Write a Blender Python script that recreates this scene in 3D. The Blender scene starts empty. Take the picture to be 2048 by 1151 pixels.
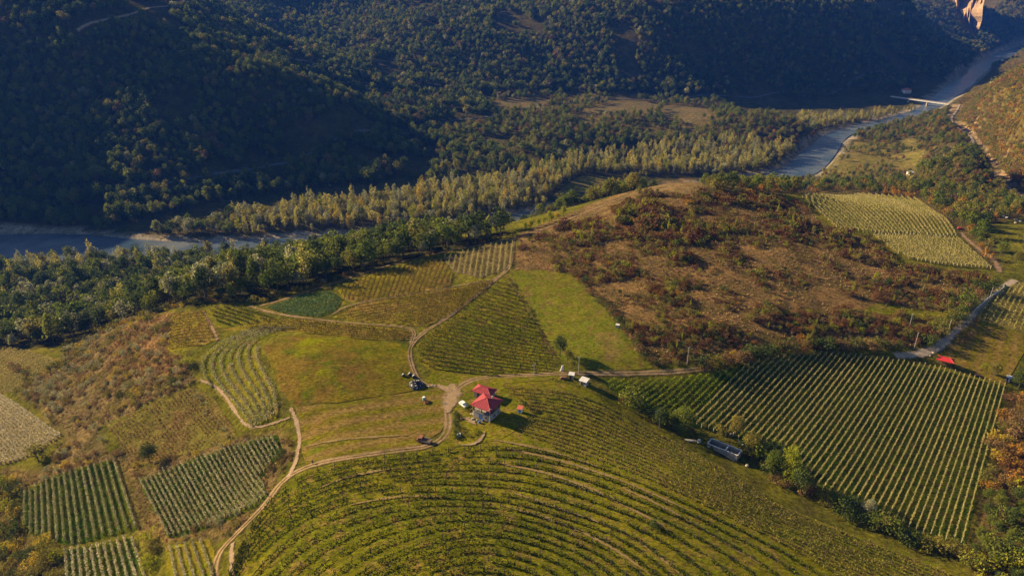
import bpy, math, random
import numpy as np
from mathutils import Vector, Matrix
from mathutils.geometry import delaunay_2d_cdt
random.seed(7); RNG = np.random.default_rng(7)
R = math.radians
SC = bpy.context.scene
COL = SC.collection

# ------------------------------------------------------------------ camera, sky, sun, exposure
CAM_H, PITCH, FPX = 140.0, R(25.0), 1366.0          # drone height above the farmhouse, tilt, focal length in px of a 2048 px wide frame
cd = bpy.data.cameras.new('camera'); cam = bpy.data.objects.new('camera', cd); COL.objects.link(cam)
cam.location = (0, 0, CAM_H); cam.rotation_euler = (R(90) - PITCH, 0, 0)
cd.sensor_width = 36.0; cd.lens = 36.0 * FPX / 2048; cd.clip_start = 1.0; cd.clip_end = 12000
SC.camera = cam
SUN_EL, SUN_AZ = R(24), R(-65)                     # azimuth clockwise from +Y
SDIR = Vector((math.cos(SUN_EL) * math.sin(SUN_AZ), math.cos(SUN_EL) * math.cos(SUN_AZ), math.sin(SUN_EL)))
w = bpy.data.worlds.new('World'); SC.world = w; w.use_nodes = True
nt = w.node_tree; bg = nt.nodes['Background']
sky = nt.nodes.new('ShaderNodeTexSky'); sky.sky_type = 'NISHITA'; sky.sun_disc = False
sky.sun_elevation = SUN_EL; sky.sun_rotation = SUN_AZ; sky.altitude = 600; sky.air_density = 1.0; sky.dust_density = 0.6; sky.ozone_density = 2.0
nt.links.new(sky.outputs[0], bg.inputs[0]); bg.inputs[1].default_value = 0.05
sl = bpy.data.lights.new('sun', 'SUN'); sl.energy = 5.0; sl.angle = R(0.5); sl.color = (1.0, 0.775, 0.43)
so = bpy.data.objects.new('sun', sl); COL.objects.link(so); so.rotation_euler = (-SDIR).to_track_quat('-Z', 'Y').to_euler(); so.location = SDIR * 900
vs = SC.view_settings; vs.view_transform = 'Standard'; vs.look = 'None'; vs.gamma = 1.0; vs.exposure = 1.6; vs.use_curve_mapping = False
SC.render.engine = 'CYCLES'; cy = SC.cycles
cy.use_denoising = True; cy.max_bounces = 5; cy.diffuse_bounces = 3; cy.glossy_bounces = 2; cy.transmission_bounces = 3; cy.transparent_max_bounces = 8; cy.volume_bounces = 0

# ------------------------------------------------------------------ projection helpers
CP, SP = math.cos(PITCH), math.sin(PITCH)
def rays(uv):
    uv = np.atleast_2d(np.asarray(uv, float)); a = (uv[:, 0] - 1024) / FPX; b = (575.5 - uv[:, 1]) / FPX
    return np.stack([a, CP + b * SP, -SP + b * CP], 1)
def project(P):
    P = np.atleast_2d(P); d = P[:, 1] * CP - (P[:, 2] - CAM_H) * SP; h = P[:, 1] * SP + (P[:, 2] - CAM_H) * CP
    d = np.where(d < 1, 1, d)
    return 1024 + FPX * P[:, 0] / d, 575.5 - FPX * h / d, d
def on_plane(u, v, z):
    d = rays([(u, v)])[0]; t = (z - CAM_H) / d[2]; return d[0] * t, d[1] * t

# ------------------------------------------------------------------ numpy noise
def hash2(ix, iy, s):
    n = (ix.astype(np.int64) * 374761393 + iy.astype(np.int64) * 668265263 + s * 1442695) & 0x7fffffff
    n = ((n ^ (n >> 13)) * 1274126177) & 0x7fffffff
    return ((n ^ (n >> 16)) & 0xffff) / 65535.0
def vnoise(x, y, s=0):
    ix, iy = np.floor(x), np.floor(y); fx, fy = x - ix, y - iy
    fx = fx * fx * fx * (fx * (fx * 6 - 15) + 10); fy = fy * fy * fy * (fy * (fy * 6 - 15) + 10)
    a, b, c, d = hash2(ix, iy, s), hash2(ix + 1, iy, s), hash2(ix, iy + 1, s), hash2(ix + 1, iy + 1, s)
    return (a + (b - a) * fx) * (1 - fy) + (c + (d - c) * fx) * fy
def fbm(x, y, s=0, o=4):
    r = 0; a = 1; t = 0
    for i in range(o):
        r = r + a * vnoise(x, y, s + i * 17); t += a; a *= .5; x = x * 2.03 + 11.7; y = y * 2.03 - 5.3
    return r / t
# ------------------------------------------------------------------ terrain: elevations read off the visible landforms, unseen ones assumed
ZR = -95.0     # river level
CTRL = [ # u, v, z, roughness
(975,840,0,0),(830,770,0,0),(900,900,.5,0),(960,960,3,0),(900,1050,7,0),(900,1150,11,0),(1100,1150,8,0),(700,1100,6,0),(600,1000,1,0),(500,1060,-3,0),(440,1130,-5,0),(590,930,-1,0),(700,900,0,0),
(700,830,.5,0),(650,720,4,0),(780,720,2,0),(560,680,1,0),(520,720,0,0),(550,830,-3,0),(480,760,-6,0),(420,740,-9,0),(500,860,-7,0),(440,790,-10,0),
(830,650,0,0),(950,700,0,0),(1050,700,-2,0),(1000,600,0,0),(1010,550,1,0),(900,600,-1,0),(800,620,-1,0),(700,640,-1,0),(620,610,-3,0),(690,560,-4,0),(560,605,-6,0),(540,600,-8,.2),(780,540,-3,0),(870,510,-2,0),(1025,482,1,0),(950,497,-1,0),
(430,615,-8,.1),(350,620,-14,.2),(340,690,-12,.1),(400,690,-7,0),(440,650,-5,0),(260,645,-32,.3),(280,700,-21,.2),(200,720,-32,.3),(170,770,-33,.3),(130,690,-50,.3),(60,730,-47,.1),(0,700,-57,.1),(0,770,-50,.1),(110,790,-38,.2),
(0,850,-45,0),(60,900,-41,0),(120,860,-37,0),(250,790,-24,.2),(380,775,-12,0),(300,840,-20,0),(210,850,-27,0),(450,870,-12,0),(400,900,-16,0),(290,900,-24,.1),(220,930,-29,0),(60,980,-40,0),(60,1060,-40,0),(270,1060,-26,0),(350,1060,-20,0),(500,1000,-10,0),(540,930,-8,.1),(560,890,-6,0),(150,1120,-34,0),(290,1150,-25,0),(400,1110,-9,0),(0,1100,-48,.3),
(1100,760,0,0),(1170,770,-1,0),(1050,850,0,0),(1150,900,-1,0),(1300,960,0,0),(1300,1080,4,0),(1500,1130,1,0),(1700,1140,-6,0),(1400,930,-6,0),(1250,830,-5,0),(1330,860,-9,.1),(1450,910,-12,.1),(1560,960,-14,.2),(1700,1050,-15,.1),(1930,1120,-18,.1),
(1300,780,-6,0),(1450,800,-9,0),(1400,745,-3,0),(1600,720,-5,0),(1600,850,-13,0),(1800,760,-10,0),(1750,900,-16,0),(1900,1000,-19,0),(2000,780,-12,0),(2048,900,-16,.2),(2048,1100,-18,.2),
(1890,720,-9,0),(2000,680,-9,0),(2040,600,-6,0),(1950,600,-4,0),(1900,660,-6,0),(1800,700,-6,.1),
(1200,720,0,.1),(1130,560,2,0),(1200,640,1,0),(1080,560,2,0),(1300,700,0,0),(1300,620,4,.2),(1200,540,5,.2),(1150,460,6,.2),(1250,430,9,.2),(1400,480,8,.2),(1400,560,6,.2),(1500,650,2,.2),(1600,560,3,.2),(1700,650,-2,.2),(1550,470,6,.2),(1450,400,10,.2),(1380,365,11,.1),(1300,380,9,.1),(1560,400,3,.2),(1600,390,0,0),(1700,420,-4,0),(1850,430,-10,0),(1650,460,0,0),(1910,475,-10,0),(1800,500,-4,0),(1980,540,-8,0),(1850,600,-4,.2),
(1850,385,-35,.3),(1950,400,-36,.3),(1900,440,-16,.2),(2000,440,-16,.1),(2048,470,-10,.1),(2020,400,-35,.2),(1990,350,-58,.3),(1940,330,-72,.3),(1850,320,-84,.2),(1740,330,-90,0),(1680,350,-91,0),(1650,360,-92,0),(1760,290,-91,0),(1820,260,-90,.1),(1700,280,-92,0),(1940,280,-70,.2),(1915,235,-78,.2),(1900,215,-84,.1),
(2010,330,-42,.5),(2048,330,-22,.5),(2000,260,-30,.5),(2048,250,10,.5),(1960,220,-38,.4),(1960,182,-25,.3),(2000,190,0,.4),(2048,140,42,.4),
(0,468,-93,.3),(200,470,-94,.2),(480,390,-88,.2),(620,370,-88,.2),(760,360,-88,.2),(850,340,-86,.2),(100,384,-74,.2),(250,380,-74,.2),(450,345,-71,.2),(620,308,-68,.3),(800,270,-66,.3),(960,236,-64,.2),(1060,215,-62,.1),
(0,300,-42,.35),(0,200,-2,.35),(0,100,48,.4),(0,48,78,.4),(300,300,-46,.35),(300,200,-4,.35),(300,102,44,.4),(160,180,6,.35),(150,66,68,.4),(512,250,-38,.35),(512,162,11,.7),(700,222,-31,.5),
(160,58,20,.6),(420,5,85,.7),(600,100,-5,.8),(600,30,48,.8),(800,150,-30,.6),(800,60,30,.8),(700,200,-40,.4),(900,230,-58,.3),(950,180,-50,.5),(1000,100,0,.9),(1000,20,60,.9),
(1100,190,-60,.3),(1300,185,-66,.3),(1500,190,-78,.3),(1650,180,-84,.3),(1800,165,-86,.3),(1900,130,-88,.3),(1300,100,0,1),(1300,20,67,1),(1500,100,-6,1),(1500,20,64,1),(1700,100,-16,1),(1700,20,58,1),
(1820,60,-10,.5),(1880,100,-55,.4),(1750,20,50,.5),(1930,30,-10,.6),(1945,70,-80,.3),(1930,0,45,.6),(2020,50,-30,.6),(2020,0,40,.6),(2040,90,-85,.3),
(600,450,-92,0),(1000,410,-91,0),(1200,330,-90,0),(1400,310,-90,0),(1150,370,-91,0),(1550,320,-91,.1),(400,455,-92,0),(1540,240,-68,.3),(1600,270,-80,.3),(1100,225,-64,.1),(1250,215,-66,.1),(1400,220,-72,.1),(1300,250,-75,.2),(1150,270,-72,.3),(1000,300,-78,.3),
(0,600,-86,.2),(100,650,-80,.2),(300,560,-88,.1),(500,540,-88,.1),(700,500,-90,.1),(900,480,-90,.1),(200,620,-82,.2),(0,650,-76,.2)]
RIVPX = [(-260,505),(-100,504),(0,501),(110,499),(215,500),(330,501),(430,500),(520,494),(640,484),(760,478),(850,470),(960,457),(1050,441)]
RIVW = [on_plane(u, v, ZR) for u, v in RIVPX] + [(100,715),(200,765),(295,810)] + [on_plane(u, v, ZR) for u, v in [(1600,345),(1640,302),(1668,272),(1705,258),(1790,238),(1850,222),(1880,200),(1925,166),(1972,132),(2010,108),(2060,92)]]
RIVH = [42,42,40,34,24,18,17,16,16,18,18,18,18,18,18,17,18,18,13,11,11,12,14,18,22,24,24]
FAR = [(-1300,900,230,1),(-900,1150,170,1),(-600,1350,110,1),(0,2200,300,1),(700,2300,200,.8),(-800,2000,320,1),(1500,3300,260,1),(2600,2900,330,1),(2300,2000,280,1),(1500,1500,190,1),(1050,1000,150,1),(950,600,110,.6),(820,300,25,.3),(600,100,-12,.2),(-560,330,-86,.1),(-900,450,-90,.1),(-1300,560,-86,.2),(-430,120,-62,.3),(-260,50,-46,.2),(0,40,13,0),(200,40,-1,0),(420,50,-20,.2),(-1300,3300,380,1),(0,3500,380,1),(250,620,-52,.3),(-1300,300,-80,.2),(1200,150,60,.4),(-1300,720,10,1),(-760,765,92,.5),(350,1950,150,1),(1000,1900,75,.8),(620,720,120,.6),(700,850,85,.6),(800,950,95,.6),(900,1150,20,.4)]  # includes an unseen peak off the left edge, added to shade river and slope
pts = []; vals = []
for u, v, z, r in CTRL:
    x, y = on_plane(u, v, z); pts.append((x, y)); vals.append((z, r))
for i, (x, y) in enumerate(RIVW):
    pts.append((x, y)); vals.append((ZR - 1.5, 0))
for x, y, z, r in FAR: pts.append((x, y)); vals.append((z, r))
pts = np.array(pts); vals = np.array(vals); C2 = 22.0 ** 2
def ker(A, B): return np.sqrt(((A[:, None, :] - B[None]) ** 2).sum(-1) + C2)
n = len(pts); K = np.zeros((n + 3, n + 3)); K[:n, :n] = ker(pts, pts) - 0.0; K[:n, :n][np.diag_indices(n)] -= 1.2
K[:n, n] = 1; K[:n, n + 1:] = pts / 1000; K[n:, :n] = K[:n, n:].T
SOL = np.linalg.solve(K, np.vstack([vals, np.zeros((3, 2))]))
def graded(lo, a, b, hi, fine, g, mx):
    c = list(np.arange(a, b, fine)); s = fine
    while c[-1] < hi: s = min(s * g, mx); c.append(c[-1] + s)
    s = fine
    while c[0] > lo: s = min(s * g, mx); c.insert(0, c[0] - s)
    return np.array(c)
GX = graded(-1350, -300, 330, 2700, 3.0, 1.03, 15); GY = graded(20, 90, 480, 3600, 2.5, 1.025, 15)
XX, YY = np.meshgrid(GX, GY); flat = np.stack([XX.ravel(), YY.ravel()], 1)
F = np.concatenate([ker(flat[i:i + 20000], pts) @ SOL[:n] + SOL[n] + flat[i:i + 20000] / 1000 @ SOL[n + 1:] for i in range(0, len(flat), 20000)])
Z = F[:, 0].reshape(XX.shape); RO = np.clip(F[:, 1], 0, 1).reshape(XX.shape)
rid = 1 - np.abs(2 * fbm(XX / 210 + .35 * YY / 210, YY / 330, 3, 3) - 1)
Z = Z + RO * (26 * (rid - .72) + 9 * (fbm(XX / 55, YY / 55, 9, 3) - .5)) + (.12 + RO) * 1.2 * (fbm(XX / 16, YY / 16, 21, 3) - .5)
# keep the flood plain and the river channel level
RP = np.array(RIVW); RH = np.array(RIVH, float)
def resample(P, step):
    P = np.asarray(P, float); s = np.r_[0, np.cumsum(np.linalg.norm(np.diff(P[:, :2], axis=0), axis=1))]
    m = max(2, int(round(s[-1] / step)) + 1); q = np.linspace(0, s[-1], m)
    return np.stack([np.interp(q, s, P[:, k]) for k in range(P.shape[1])], 1)
def smooth(P, it=3):
    P = np.asarray(P, float)
    for _ in range(it):
        A = .75 * P[:-1] + .25 * P[1:]; B = .25 * P[:-1] + .75 * P[1:]
        P = np.vstack([P[:1], np.stack([A, B], 1).reshape(-1, P.shape[1]), P[-1:]])
    return P
RL = resample(smooth(np.column_stack([RP, RH]), 3), 8.0)
dr = np.full(len(flat), 1e9); hw = np.zeros(len(flat))
for k in range(len(RL)):
    d2 = (flat[:, 0] - RL[k, 0]) ** 2 + (flat[:, 1] - RL[k, 1]) ** 2; m = d2 < dr; dr[m] = d2[m]; hw[m] = RL[k, 2]
DR = np.sqrt(dr).reshape(XX.shape); HW = hw.reshape(XX.shape)
t = np.clip((DR - HW * .8) / (HW * .5 + 14), 0, 1); t = t * t * (3 - 2 * t)
Z = np.where(Z < ZR + 1.5, ZR + 1.5 + (Z - ZR - 1.5) * .1, Z)
Z = (ZR - 2.0) * (1 - t) + Z * t
ROADPX = [(1919,210,-84),(1912,224,-82.5),(1900,238,-81),(1908,252,-78),(1930,265,-75),(1945,278,-71),(1948,295,-67),(1960,315,-63),(1975,332,-59),(1985,350,-55),(2010,372,-47),(2060,405,-38)]
ROADW = resample(smooth(np.array([(*on_plane(u, v, z), z) for u, v, z in ROADPX]), 3), 5.0)
rd = np.full(len(flat), 1e9); rz_ = np.zeros(len(flat))
for q_ in ROADW:
    d2 = (flat[:, 0] - q_[0]) ** 2 + (flat[:, 1] - q_[1]) ** 2; m = d2 < rd; rd[m] = d2[m]; rz_[m] = q_[2]
RD = np.sqrt(rd).reshape(XX.shape); t = np.clip((RD - 9) / 26, 0, 1); t = t * t * (3 - 2 * t); Z = rz_.reshape(XX.shape) * (1 - t) + Z * t
def hgt(x, y):
    x = np.asarray(x, float); y = np.asarray(y, float)
    i = np.clip(np.searchsorted(GX, x) - 1, 0, len(GX) - 2); j = np.clip(np.searchsorted(GY, y) - 1, 0, len(GY) - 2)
    fx = np.clip((x - GX[i]) / (GX[i + 1] - GX[i]), 0, 1); fy = np.clip((y - GY[j]) / (GY[j + 1] - GY[j]), 0, 1)
    return (Z[j, i] * (1 - fx) + Z[j, i + 1] * fx) * (1 - fy) + (Z[j + 1, i] * (1 - fx) + Z[j + 1, i + 1] * fx) * fy
def grid_sample(G, x, y):
    i = np.clip(np.searchsorted(GX, x) - 1, 0, len(GX) - 1); j = np.clip(np.searchsorted(GY, y) - 1, 0, len(GY) - 1); return G[j, i]
TS = 70 * 1.004 ** np.arange(0, 1010)
def at(uv):
    """picture points -> points on the terrain"""
    uv = np.atleast_2d(np.asarray(uv, float)); d = rays(uv); out = np.zeros((len(d), 3))
    for k in range(len(d)):
        p = d[k][None] * TS[:, None]; p[:, 2] += CAM_H
        g = p[:, 2] - hgt(p[:, 0], p[:, 1]); i = np.argmax(g < 0)
        if g[i] >= 0: i = len(TS) - 1
        a, b = TS[max(i - 1, 0)], TS[i]
        for _ in range(14):
            m = .5 * (a + b); q = d[k] * m
            if q[2] + CAM_H - float(hgt(q[0], q[1])) < 0: b = m
            else: a = m
        q = d[k] * b; out[k] = (q[0], q[1], float(hgt(q[0], q[1])))
    return out
def at1(u, v): return at([(u, v)])[0]
def visible(x, y, z, lift=2.5):
    """whether the camera sees the ground there (terrain only)"""
    ok = np.ones(len(x), bool); P = np.stack([x, y, z + lift], 1); Cc = np.array([0, 0, CAM_H])
    for s in np.linspace(.12, .985, 60):
        q = Cc + (P - Cc) * s; ok &= q[:, 2] > hgt(q[:, 0], q[:, 1])
    return ok
def inpoly(u, v, poly):
    poly = np.asarray(poly, float); r = np.zeros(len(u), bool); j = len(poly) - 1
    for i in range(len(poly)):
        (xi, yi), (xj, yj) = poly[i], poly[j]
        c = ((yi > v) != (yj > v)); r ^= c & (u < (xj - xi) * (v - yi) / (yj - yi + 1e-12) + xi); j = i
    return r

# ------------------------------------------------------------------ materials
MATS = {}
def newmat(name):
    m = bpy.data.materials.new(name); m.use_nodes = True; MATS[name] = m
    N = m.node_tree.nodes; L = m.node_tree.links; b = N['Principled BSDF']; b.inputs['Roughness'].default_value = .9
    b.inputs['Specular IOR Level'].default_value = 0.0
    return m, N, L, b
def mixc(N, L, f, a, b, mode='MIX'):
    x = N.new('ShaderNodeMix'); x.data_type = 'RGBA'; x.blend_type = mode; x.clamp_factor = True
    for sock, val in ((x.inputs[0], f), (x.inputs[6], a), (x.inputs[7], b)):
        if hasattr(val, 'links'): L.new(val, sock)
        elif isinstance(val, (int, float)): sock.default_value = val
        else: sock.default_value = (*val, 1)
    return x.outputs[2]
def noise(N, L, scale, detail=4, rough=.6, vec=None, lo=.35, hi=.65, dist=0):
    t = N.new('ShaderNodeTexNoise'); t.inputs['Scale'].default_value = scale; t.inputs['Detail'].default_value = detail; t.inputs['Roughness'].default_value = rough; t.inputs['Distortion'].default_value = dist
    if vec: L.new(vec, t.inputs['Vector'])
    r = N.new('ShaderNodeMapRange'); r.inputs[1].default_value = lo; r.inputs[2].default_value = hi; r.clamp = True
    L.new(t.outputs['Fac'], r.inputs[0]); return r.outputs[0]
def posvec(N, L, scale=(1, 1, 1), rotz=0):
    g = N.new('ShaderNodeNewGeometry'); m = N.new('ShaderNodeMapping'); m.inputs['Scale'].default_value = scale; m.inputs['Rotation'].default_value = (0, 0, rotz)
    L.new(g.outputs['Position'], m.inputs['Vector']); return m.outputs[0]
def bump(N, L, b, fac, dist, strength=1.0):
    k = N.new('ShaderNodeBump'); k.inputs['Distance'].default_value = dist; k.inputs['Strength'].default_value = strength
    L.new(fac, k.inputs['Height']); L.new(k.outputs[0], b.inputs['Normal'])
def ground(name, c1, c2, c3, s1=.03, s2=.35, fine=1.6, stripe=None, bd=.35, c4=None):
    """grass or soil: two broad tones, a third in patches, fine tufts; stripe = (angle, period m, colour, amount)"""
    m, N, L, b = newmat(name); p = posvec(N, L)
    col = mixc(N, L, noise(N, L, s1, 5, .6, p, .38, .62), c1, c2)
    col = mixc(N, L, noise(N, L, s2, 5, .65, p, .5, .68), col, c3)
    if c4: col = mixc(N, L, noise(N, L, s1 * 1.7, 4, .6, posvec(N, L, (1, 1, 3)), .55, .66), col, c4)
    if stripe:
        ang, per, sc, am = stripe
        w = N.new('ShaderNodeTexWave'); w.inputs['Scale'].default_value = .314 / per; w.inputs['Distortion'].default_value = 1.6; w.inputs['Detail'].default_value = 3; w.inputs['Detail Scale'].default_value = .6
        L.new(posvec(N, L, (1, 1, 1), ang), w.inputs[0])
        r = N.new('ShaderNodeMath'); r.operation = 'MULTIPLY'; L.new(w.outputs['Fac'], r.inputs[0]); r.inputs[1].default_value = am
        col = mixc(N, L, r.outputs[0], col, sc)
    f = noise(N, L, fine * .5, 6, .8, posvec(N, L, (1, 1.8, 1), R(-12)), .36, .64)
    d = mixc(N, L, f, (.42, .44, .4), (1.5, 1.5, 1.4))
    d = mixc(N, L, 1.0, d, mixc(N, L, noise(N, L, .16, 5, .75, p, .3, .7), (.7, .74, .7), (1.25, 1.22, 1.2)), 'MULTIPLY'); col = mixc(N, L, 1.0, col, d, 'MULTIPLY')
    L.new(col, b.inputs['Base Color']); bump(N, L, b, f, bd); return m
def foliage(name, c1, c2, trans=.25):
    m, N, L, b = newmat(name); o = N.new('ShaderNodeObjectInfo'); g = N.new('ShaderNodeNewGeometry')
    col = mixc(N, L, o.outputs['Random'], c1, c2)
    v = mixc(N, L, g.outputs['Random Per Island'], (.55, .55, .55), (1.4, 1.4, 1.4)); col = mixc(N, L, 1.0, col, v, 'MULTIPLY')
    L.new(col, b.inputs['Base Color']); b.inputs['Roughness'].default_value = .75
    t = N.new('ShaderNodeBsdfTranslucent'); L.new(col, t.inputs[0]); x = N.new('ShaderNodeMixShader'); x.inputs[0].default_value = trans
    L.new(b.outputs[0], x.inputs[1]); L.new(t.outputs[0], x.inputs[2]); L.new(x.outputs[0], N['Material Output'].inputs[0]); return m
def plain(name, c, rough=.8, spec=.3, var=.25, scale=2.0, metal=0):
    m, N, L, b = newmat(name); f = noise(N, L, scale, 5, .7, None, .3, .7)
    tc = N.new('ShaderNodeTexCoord')
    for nd in N:
        if nd.type == 'TEX_NOISE': L.new(tc.outputs['Object'], nd.inputs['Vector'])
    L.new(mixc(N, L, f, tuple(x * (1 - var) for x in c), tuple(min(1, x * (1 + var)) for x in c)), b.inputs['Base Color'])
    b.inputs['Roughness'].default_value = rough; b.inputs['Specular IOR Level'].default_value = spec; b.inputs['Metallic'].default_value = metal; return m
# ground tones
GREEN, YGREEN, OLIVE, TAN, DRY, BROWN, SOIL = (.085,.105,.016), (.155,.145,.018), (.105,.092,.022), (.26,.17,.075), (.20,.125,.045), (.125,.07,.034), (.25,.16,.095)
ground('meadow_grass', (.145,.135,.008), (.095,.125,.006), (.15,.10,.026), .035, .22, 1.4, stripe=(R(-11), 3.6, (.15,.115,.025), .45), c4=(.17,.115,.04))
ground('mound_grass', (.155,.125,.008), (.15,.09,.022), (.085,.105,.006), .03, .14, 1.3, c4=(.175,.17,.004))
ground('mown_slope', (.155,.125,.010), (.13,.12,.008), (.18,.11,.033), .05, .2, 1.3, stripe=(R(-106), 7.0, (.21,.13,.05), .8), c4=(.10,.12,.006))
ground('terrace_grass', (.165,.145,.009), (.11,.115,.007), (.19,.125,.038), .045, .25, 1.2)
ground('vine_floor', (.125,.13,.006), (.165,.135,.010), (.17,.105,.034), .045, .25, 1.4)
ground('shaded_vine_floor', (.045,.078,.005), (.075,.09,.006), (.085,.058,.02), .05, .4, 1.6)  # green floor, its colour deepened for the shade between the rows
ground('red_vine_floor', (.205,.165,.014), (.23,.145,.04), (.17,.16,.010), .04, .25, 1.4)
ground('dry_vine_floor', (.19,.135,.06), (.14,.11,.04), (.23,.17,.09), .05, .4, 1.4)
ground('hay_field', (.175,.125,.010), (.13,.115,.008), (.19,.115,.03), .05, .3, 1.2, stripe=(R(37), 5.5, (.22,.13,.05), .55))
ground('brown_field', (.135,.115,.025), (.145,.095,.036), (.105,.105,.016), .05, .5, 1.2)
ground('cabbage_soil', (.075,.10,.018), (.10,.11,.022), (.14,.11,.035), .06, .5, 2.0)
ground('pale_field', (.2,.15,.05), (.16,.13,.03), (.24,.18,.08), .05, .4, 1.5)
ground('bare_top', (.22,.145,.075), (.16,.11,.05), (.13,.1,.035), .05, .3, 1.5)
ground('valley_meadow', (.15,.12,.028), (.10,.09,.02), (.2,.13,.055), .03, .1, .5)
ground('far_field', (.15,.095,.05), (.11,.085,.035), (.18,.12,.07), .03, .1, .5, stripe=(R(30), 9, (.09,.085,.03), .6))
m, N, L, b = newmat('yard_dirt'); p = posvec(N, L)
L.new(mixc(N, L, noise(N, L, .3, 6, .75, p, .32, .68), (.19,.125,.07), (.28,.195,.12)), b.inputs['Base Color'])
ground('plough_soil', (.24,.155,.095), (.19,.12,.07), (.3,.2,.13), .06, .5, 1.6)
def track_mat(name, c1, c2, rut, rag=.32, rs=.45):
    m, N, L, b = newmat(name); uv = N.new('ShaderNodeUVMap'); sx = N.new('ShaderNodeSeparateXYZ'); L.new(uv.outputs[0], sx.inputs[0]); p = posvec(N, L)
    col = mixc(N, L, noise(N, L, .5, 5, .7, p), c1, c2)
    a = N.new('ShaderNodeMath'); a.operation = 'SUBTRACT'; L.new(sx.outputs[0], a.inputs[0]); a.inputs[1].default_value = .5
    e = N.new('ShaderNodeMath'); e.operation = 'ABSOLUTE'; L.new(a.outputs[0], e.inputs[0])       # 0 in the middle, .5 at the verge
    if rut:
        mid = N.new('ShaderNodeMapRange'); L.new(e.outputs[0], mid.inputs[0]); mid.inputs[1].default_value = .04; mid.inputs[2].default_value = .11; mid.inputs[3].default_value = .75; mid.inputs[4].default_value = 0
        q = N.new('ShaderNodeMath'); q.operation = 'MULTIPLY'; L.new(mid.outputs[0], q.inputs[0]); L.new(noise(N, L, .25, 3, .6, p, .4, .6), q.inputs[1])
        col = mixc(N, L, q.outputs[0], col, (.14,.11,.03))
    L.new(mixc(N, L, 1.0, col, mixc(N, L, noise(N, L, 2.5, 5, .7, p, .3, .7), (.75,.75,.75), (1.15,1.15,1.15)), 'MULTIPLY'), b.inputs['Base Color'])
    nz = noise(N, L, rs, 6, .8, p, .3, .7); big = noise(N, L, .09, 3, .6, p, .3, .7)
    if rut:   # wheel ruts wear through the grass, the middle strip only here and there
        q = N.new('ShaderNodeMath'); q.operation = 'SUBTRACT'; L.new(e.outputs[0], q.inputs[0]); q.inputs[1].default_value = .17
        e2 = N.new('ShaderNodeMath'); e2.operation = 'ABSOLUTE'; L.new(q.outputs[0], e2.inputs[0]); base_e = e2.outputs[0]; w0, w1 = -.16, .05
    else: base_e = e.outputs[0]; w0, w1 = (-.02, .16) if rag < .4 else (-.16, .02)
    s = N.new('ShaderNodeMath'); s.operation = 'MULTIPLY_ADD'; L.new(nz, s.inputs[0]); s.inputs[1].default_value = -rag * (.6 if rut else 1); L.new(base_e, s.inputs[2])
    s2 = N.new('ShaderNodeMath'); s2.operation = 'MULTIPLY_ADD'; L.new(big, s2.inputs[0]); s2.inputs[1].default_value = -.14; L.new(s.outputs[0], s2.inputs[2])
    k = N.new('ShaderNodeMapRange'); L.new(s2.outputs[0], k.inputs[0]); k.inputs[1].default_value = w0; k.inputs[2].default_value = w1; k.inputs[3].default_value = 1; k.inputs[4].default_value = 0
    L.new(k.outputs[0], b.inputs['Alpha']); return m
track_mat('dirt', (.26,.18,.105), (.19,.125,.065), True); track_mat('pale_dirt', (.27,.195,.135), (.19,.13,.08), False, .62, .6); track_mat('footpath', (.22,.145,.09), (.16,.105,.06), False, .5); track_mat('bank_soil', (.20,.14,.065), (.16,.115,.04), False, .62, .35); track_mat('pale_road', (.33,.265,.2), (.25,.19,.14), False, .3)
track_mat('asphalt', (.1,.098,.1), (.08,.08,.08), False)
for nm, a, b_, tr in [('leaf_dark', (0.05, 0.07, 0.018), (0.08, 0.1, 0.026), 0.3), ('leaf_green', (0.095, 0.125, 0.018), (0.155, 0.165, 0.028), 0.4), ('leaf_olive', (0.15, 0.14, 0.026), (0.21, 0.175, 0.04), 0.4),
                      ('leaf_silver', (0.21, 0.21, 0.1), (0.3, 0.285, 0.15), 0.35), ('leaf_pale', (0.29, 0.265, 0.06), (0.38, 0.32, 0.085), 0.45), ('leaf_yellow', (0.33, 0.25, 0.03), (0.42, 0.29, 0.035), 0.4),
                      ('leaf_lime', (0.21, 0.225, 0.016), (0.28, 0.265, 0.022), 0.45), ('leaf_orange', (0.26, 0.14, 0.025), (0.33, 0.165, 0.03), 0.3), ('leaf_brown', (0.15, 0.09, 0.038), (0.21, 0.13, 0.055), 0.3), ('leaf_maroon', (0.1, 0.042, 0.02), (0.155, 0.08, 0.034), 0.25),
                      ('vine_green', (0.05, 0.066, 0.006), (0.085, 0.095, 0.01), 0.3), ('vine_pale', (0.235, 0.215, 0.05), (0.31, 0.26, 0.075), 0.3), ('vine_red', (.125, .095, .016), (.17, .125, .02), .3), ('vine_silver', (0.27, 0.255, 0.13), (0.37, 0.33, 0.19), 0.25), ('vine_white', (0.42, 0.36, 0.22), (0.5, 0.43, 0.28), 0.25),  # vine_green is darkened in colour to carry the row shadows
                      ('vine_leafy', (0.15, 0.18, 0.014), (0.2, 0.215, 0.02), 0.35), ('dry_stalk', (.26,.17,.07), (.34,.23,.11), .2), ('grass_tuft', (.15,.135,.02), (.2,.15,.035), .25), ('cabbage', (.075, .13, .042), (.115, .165, .06), .2)]:
    foliage(nm, a, b_, tr)
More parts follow.
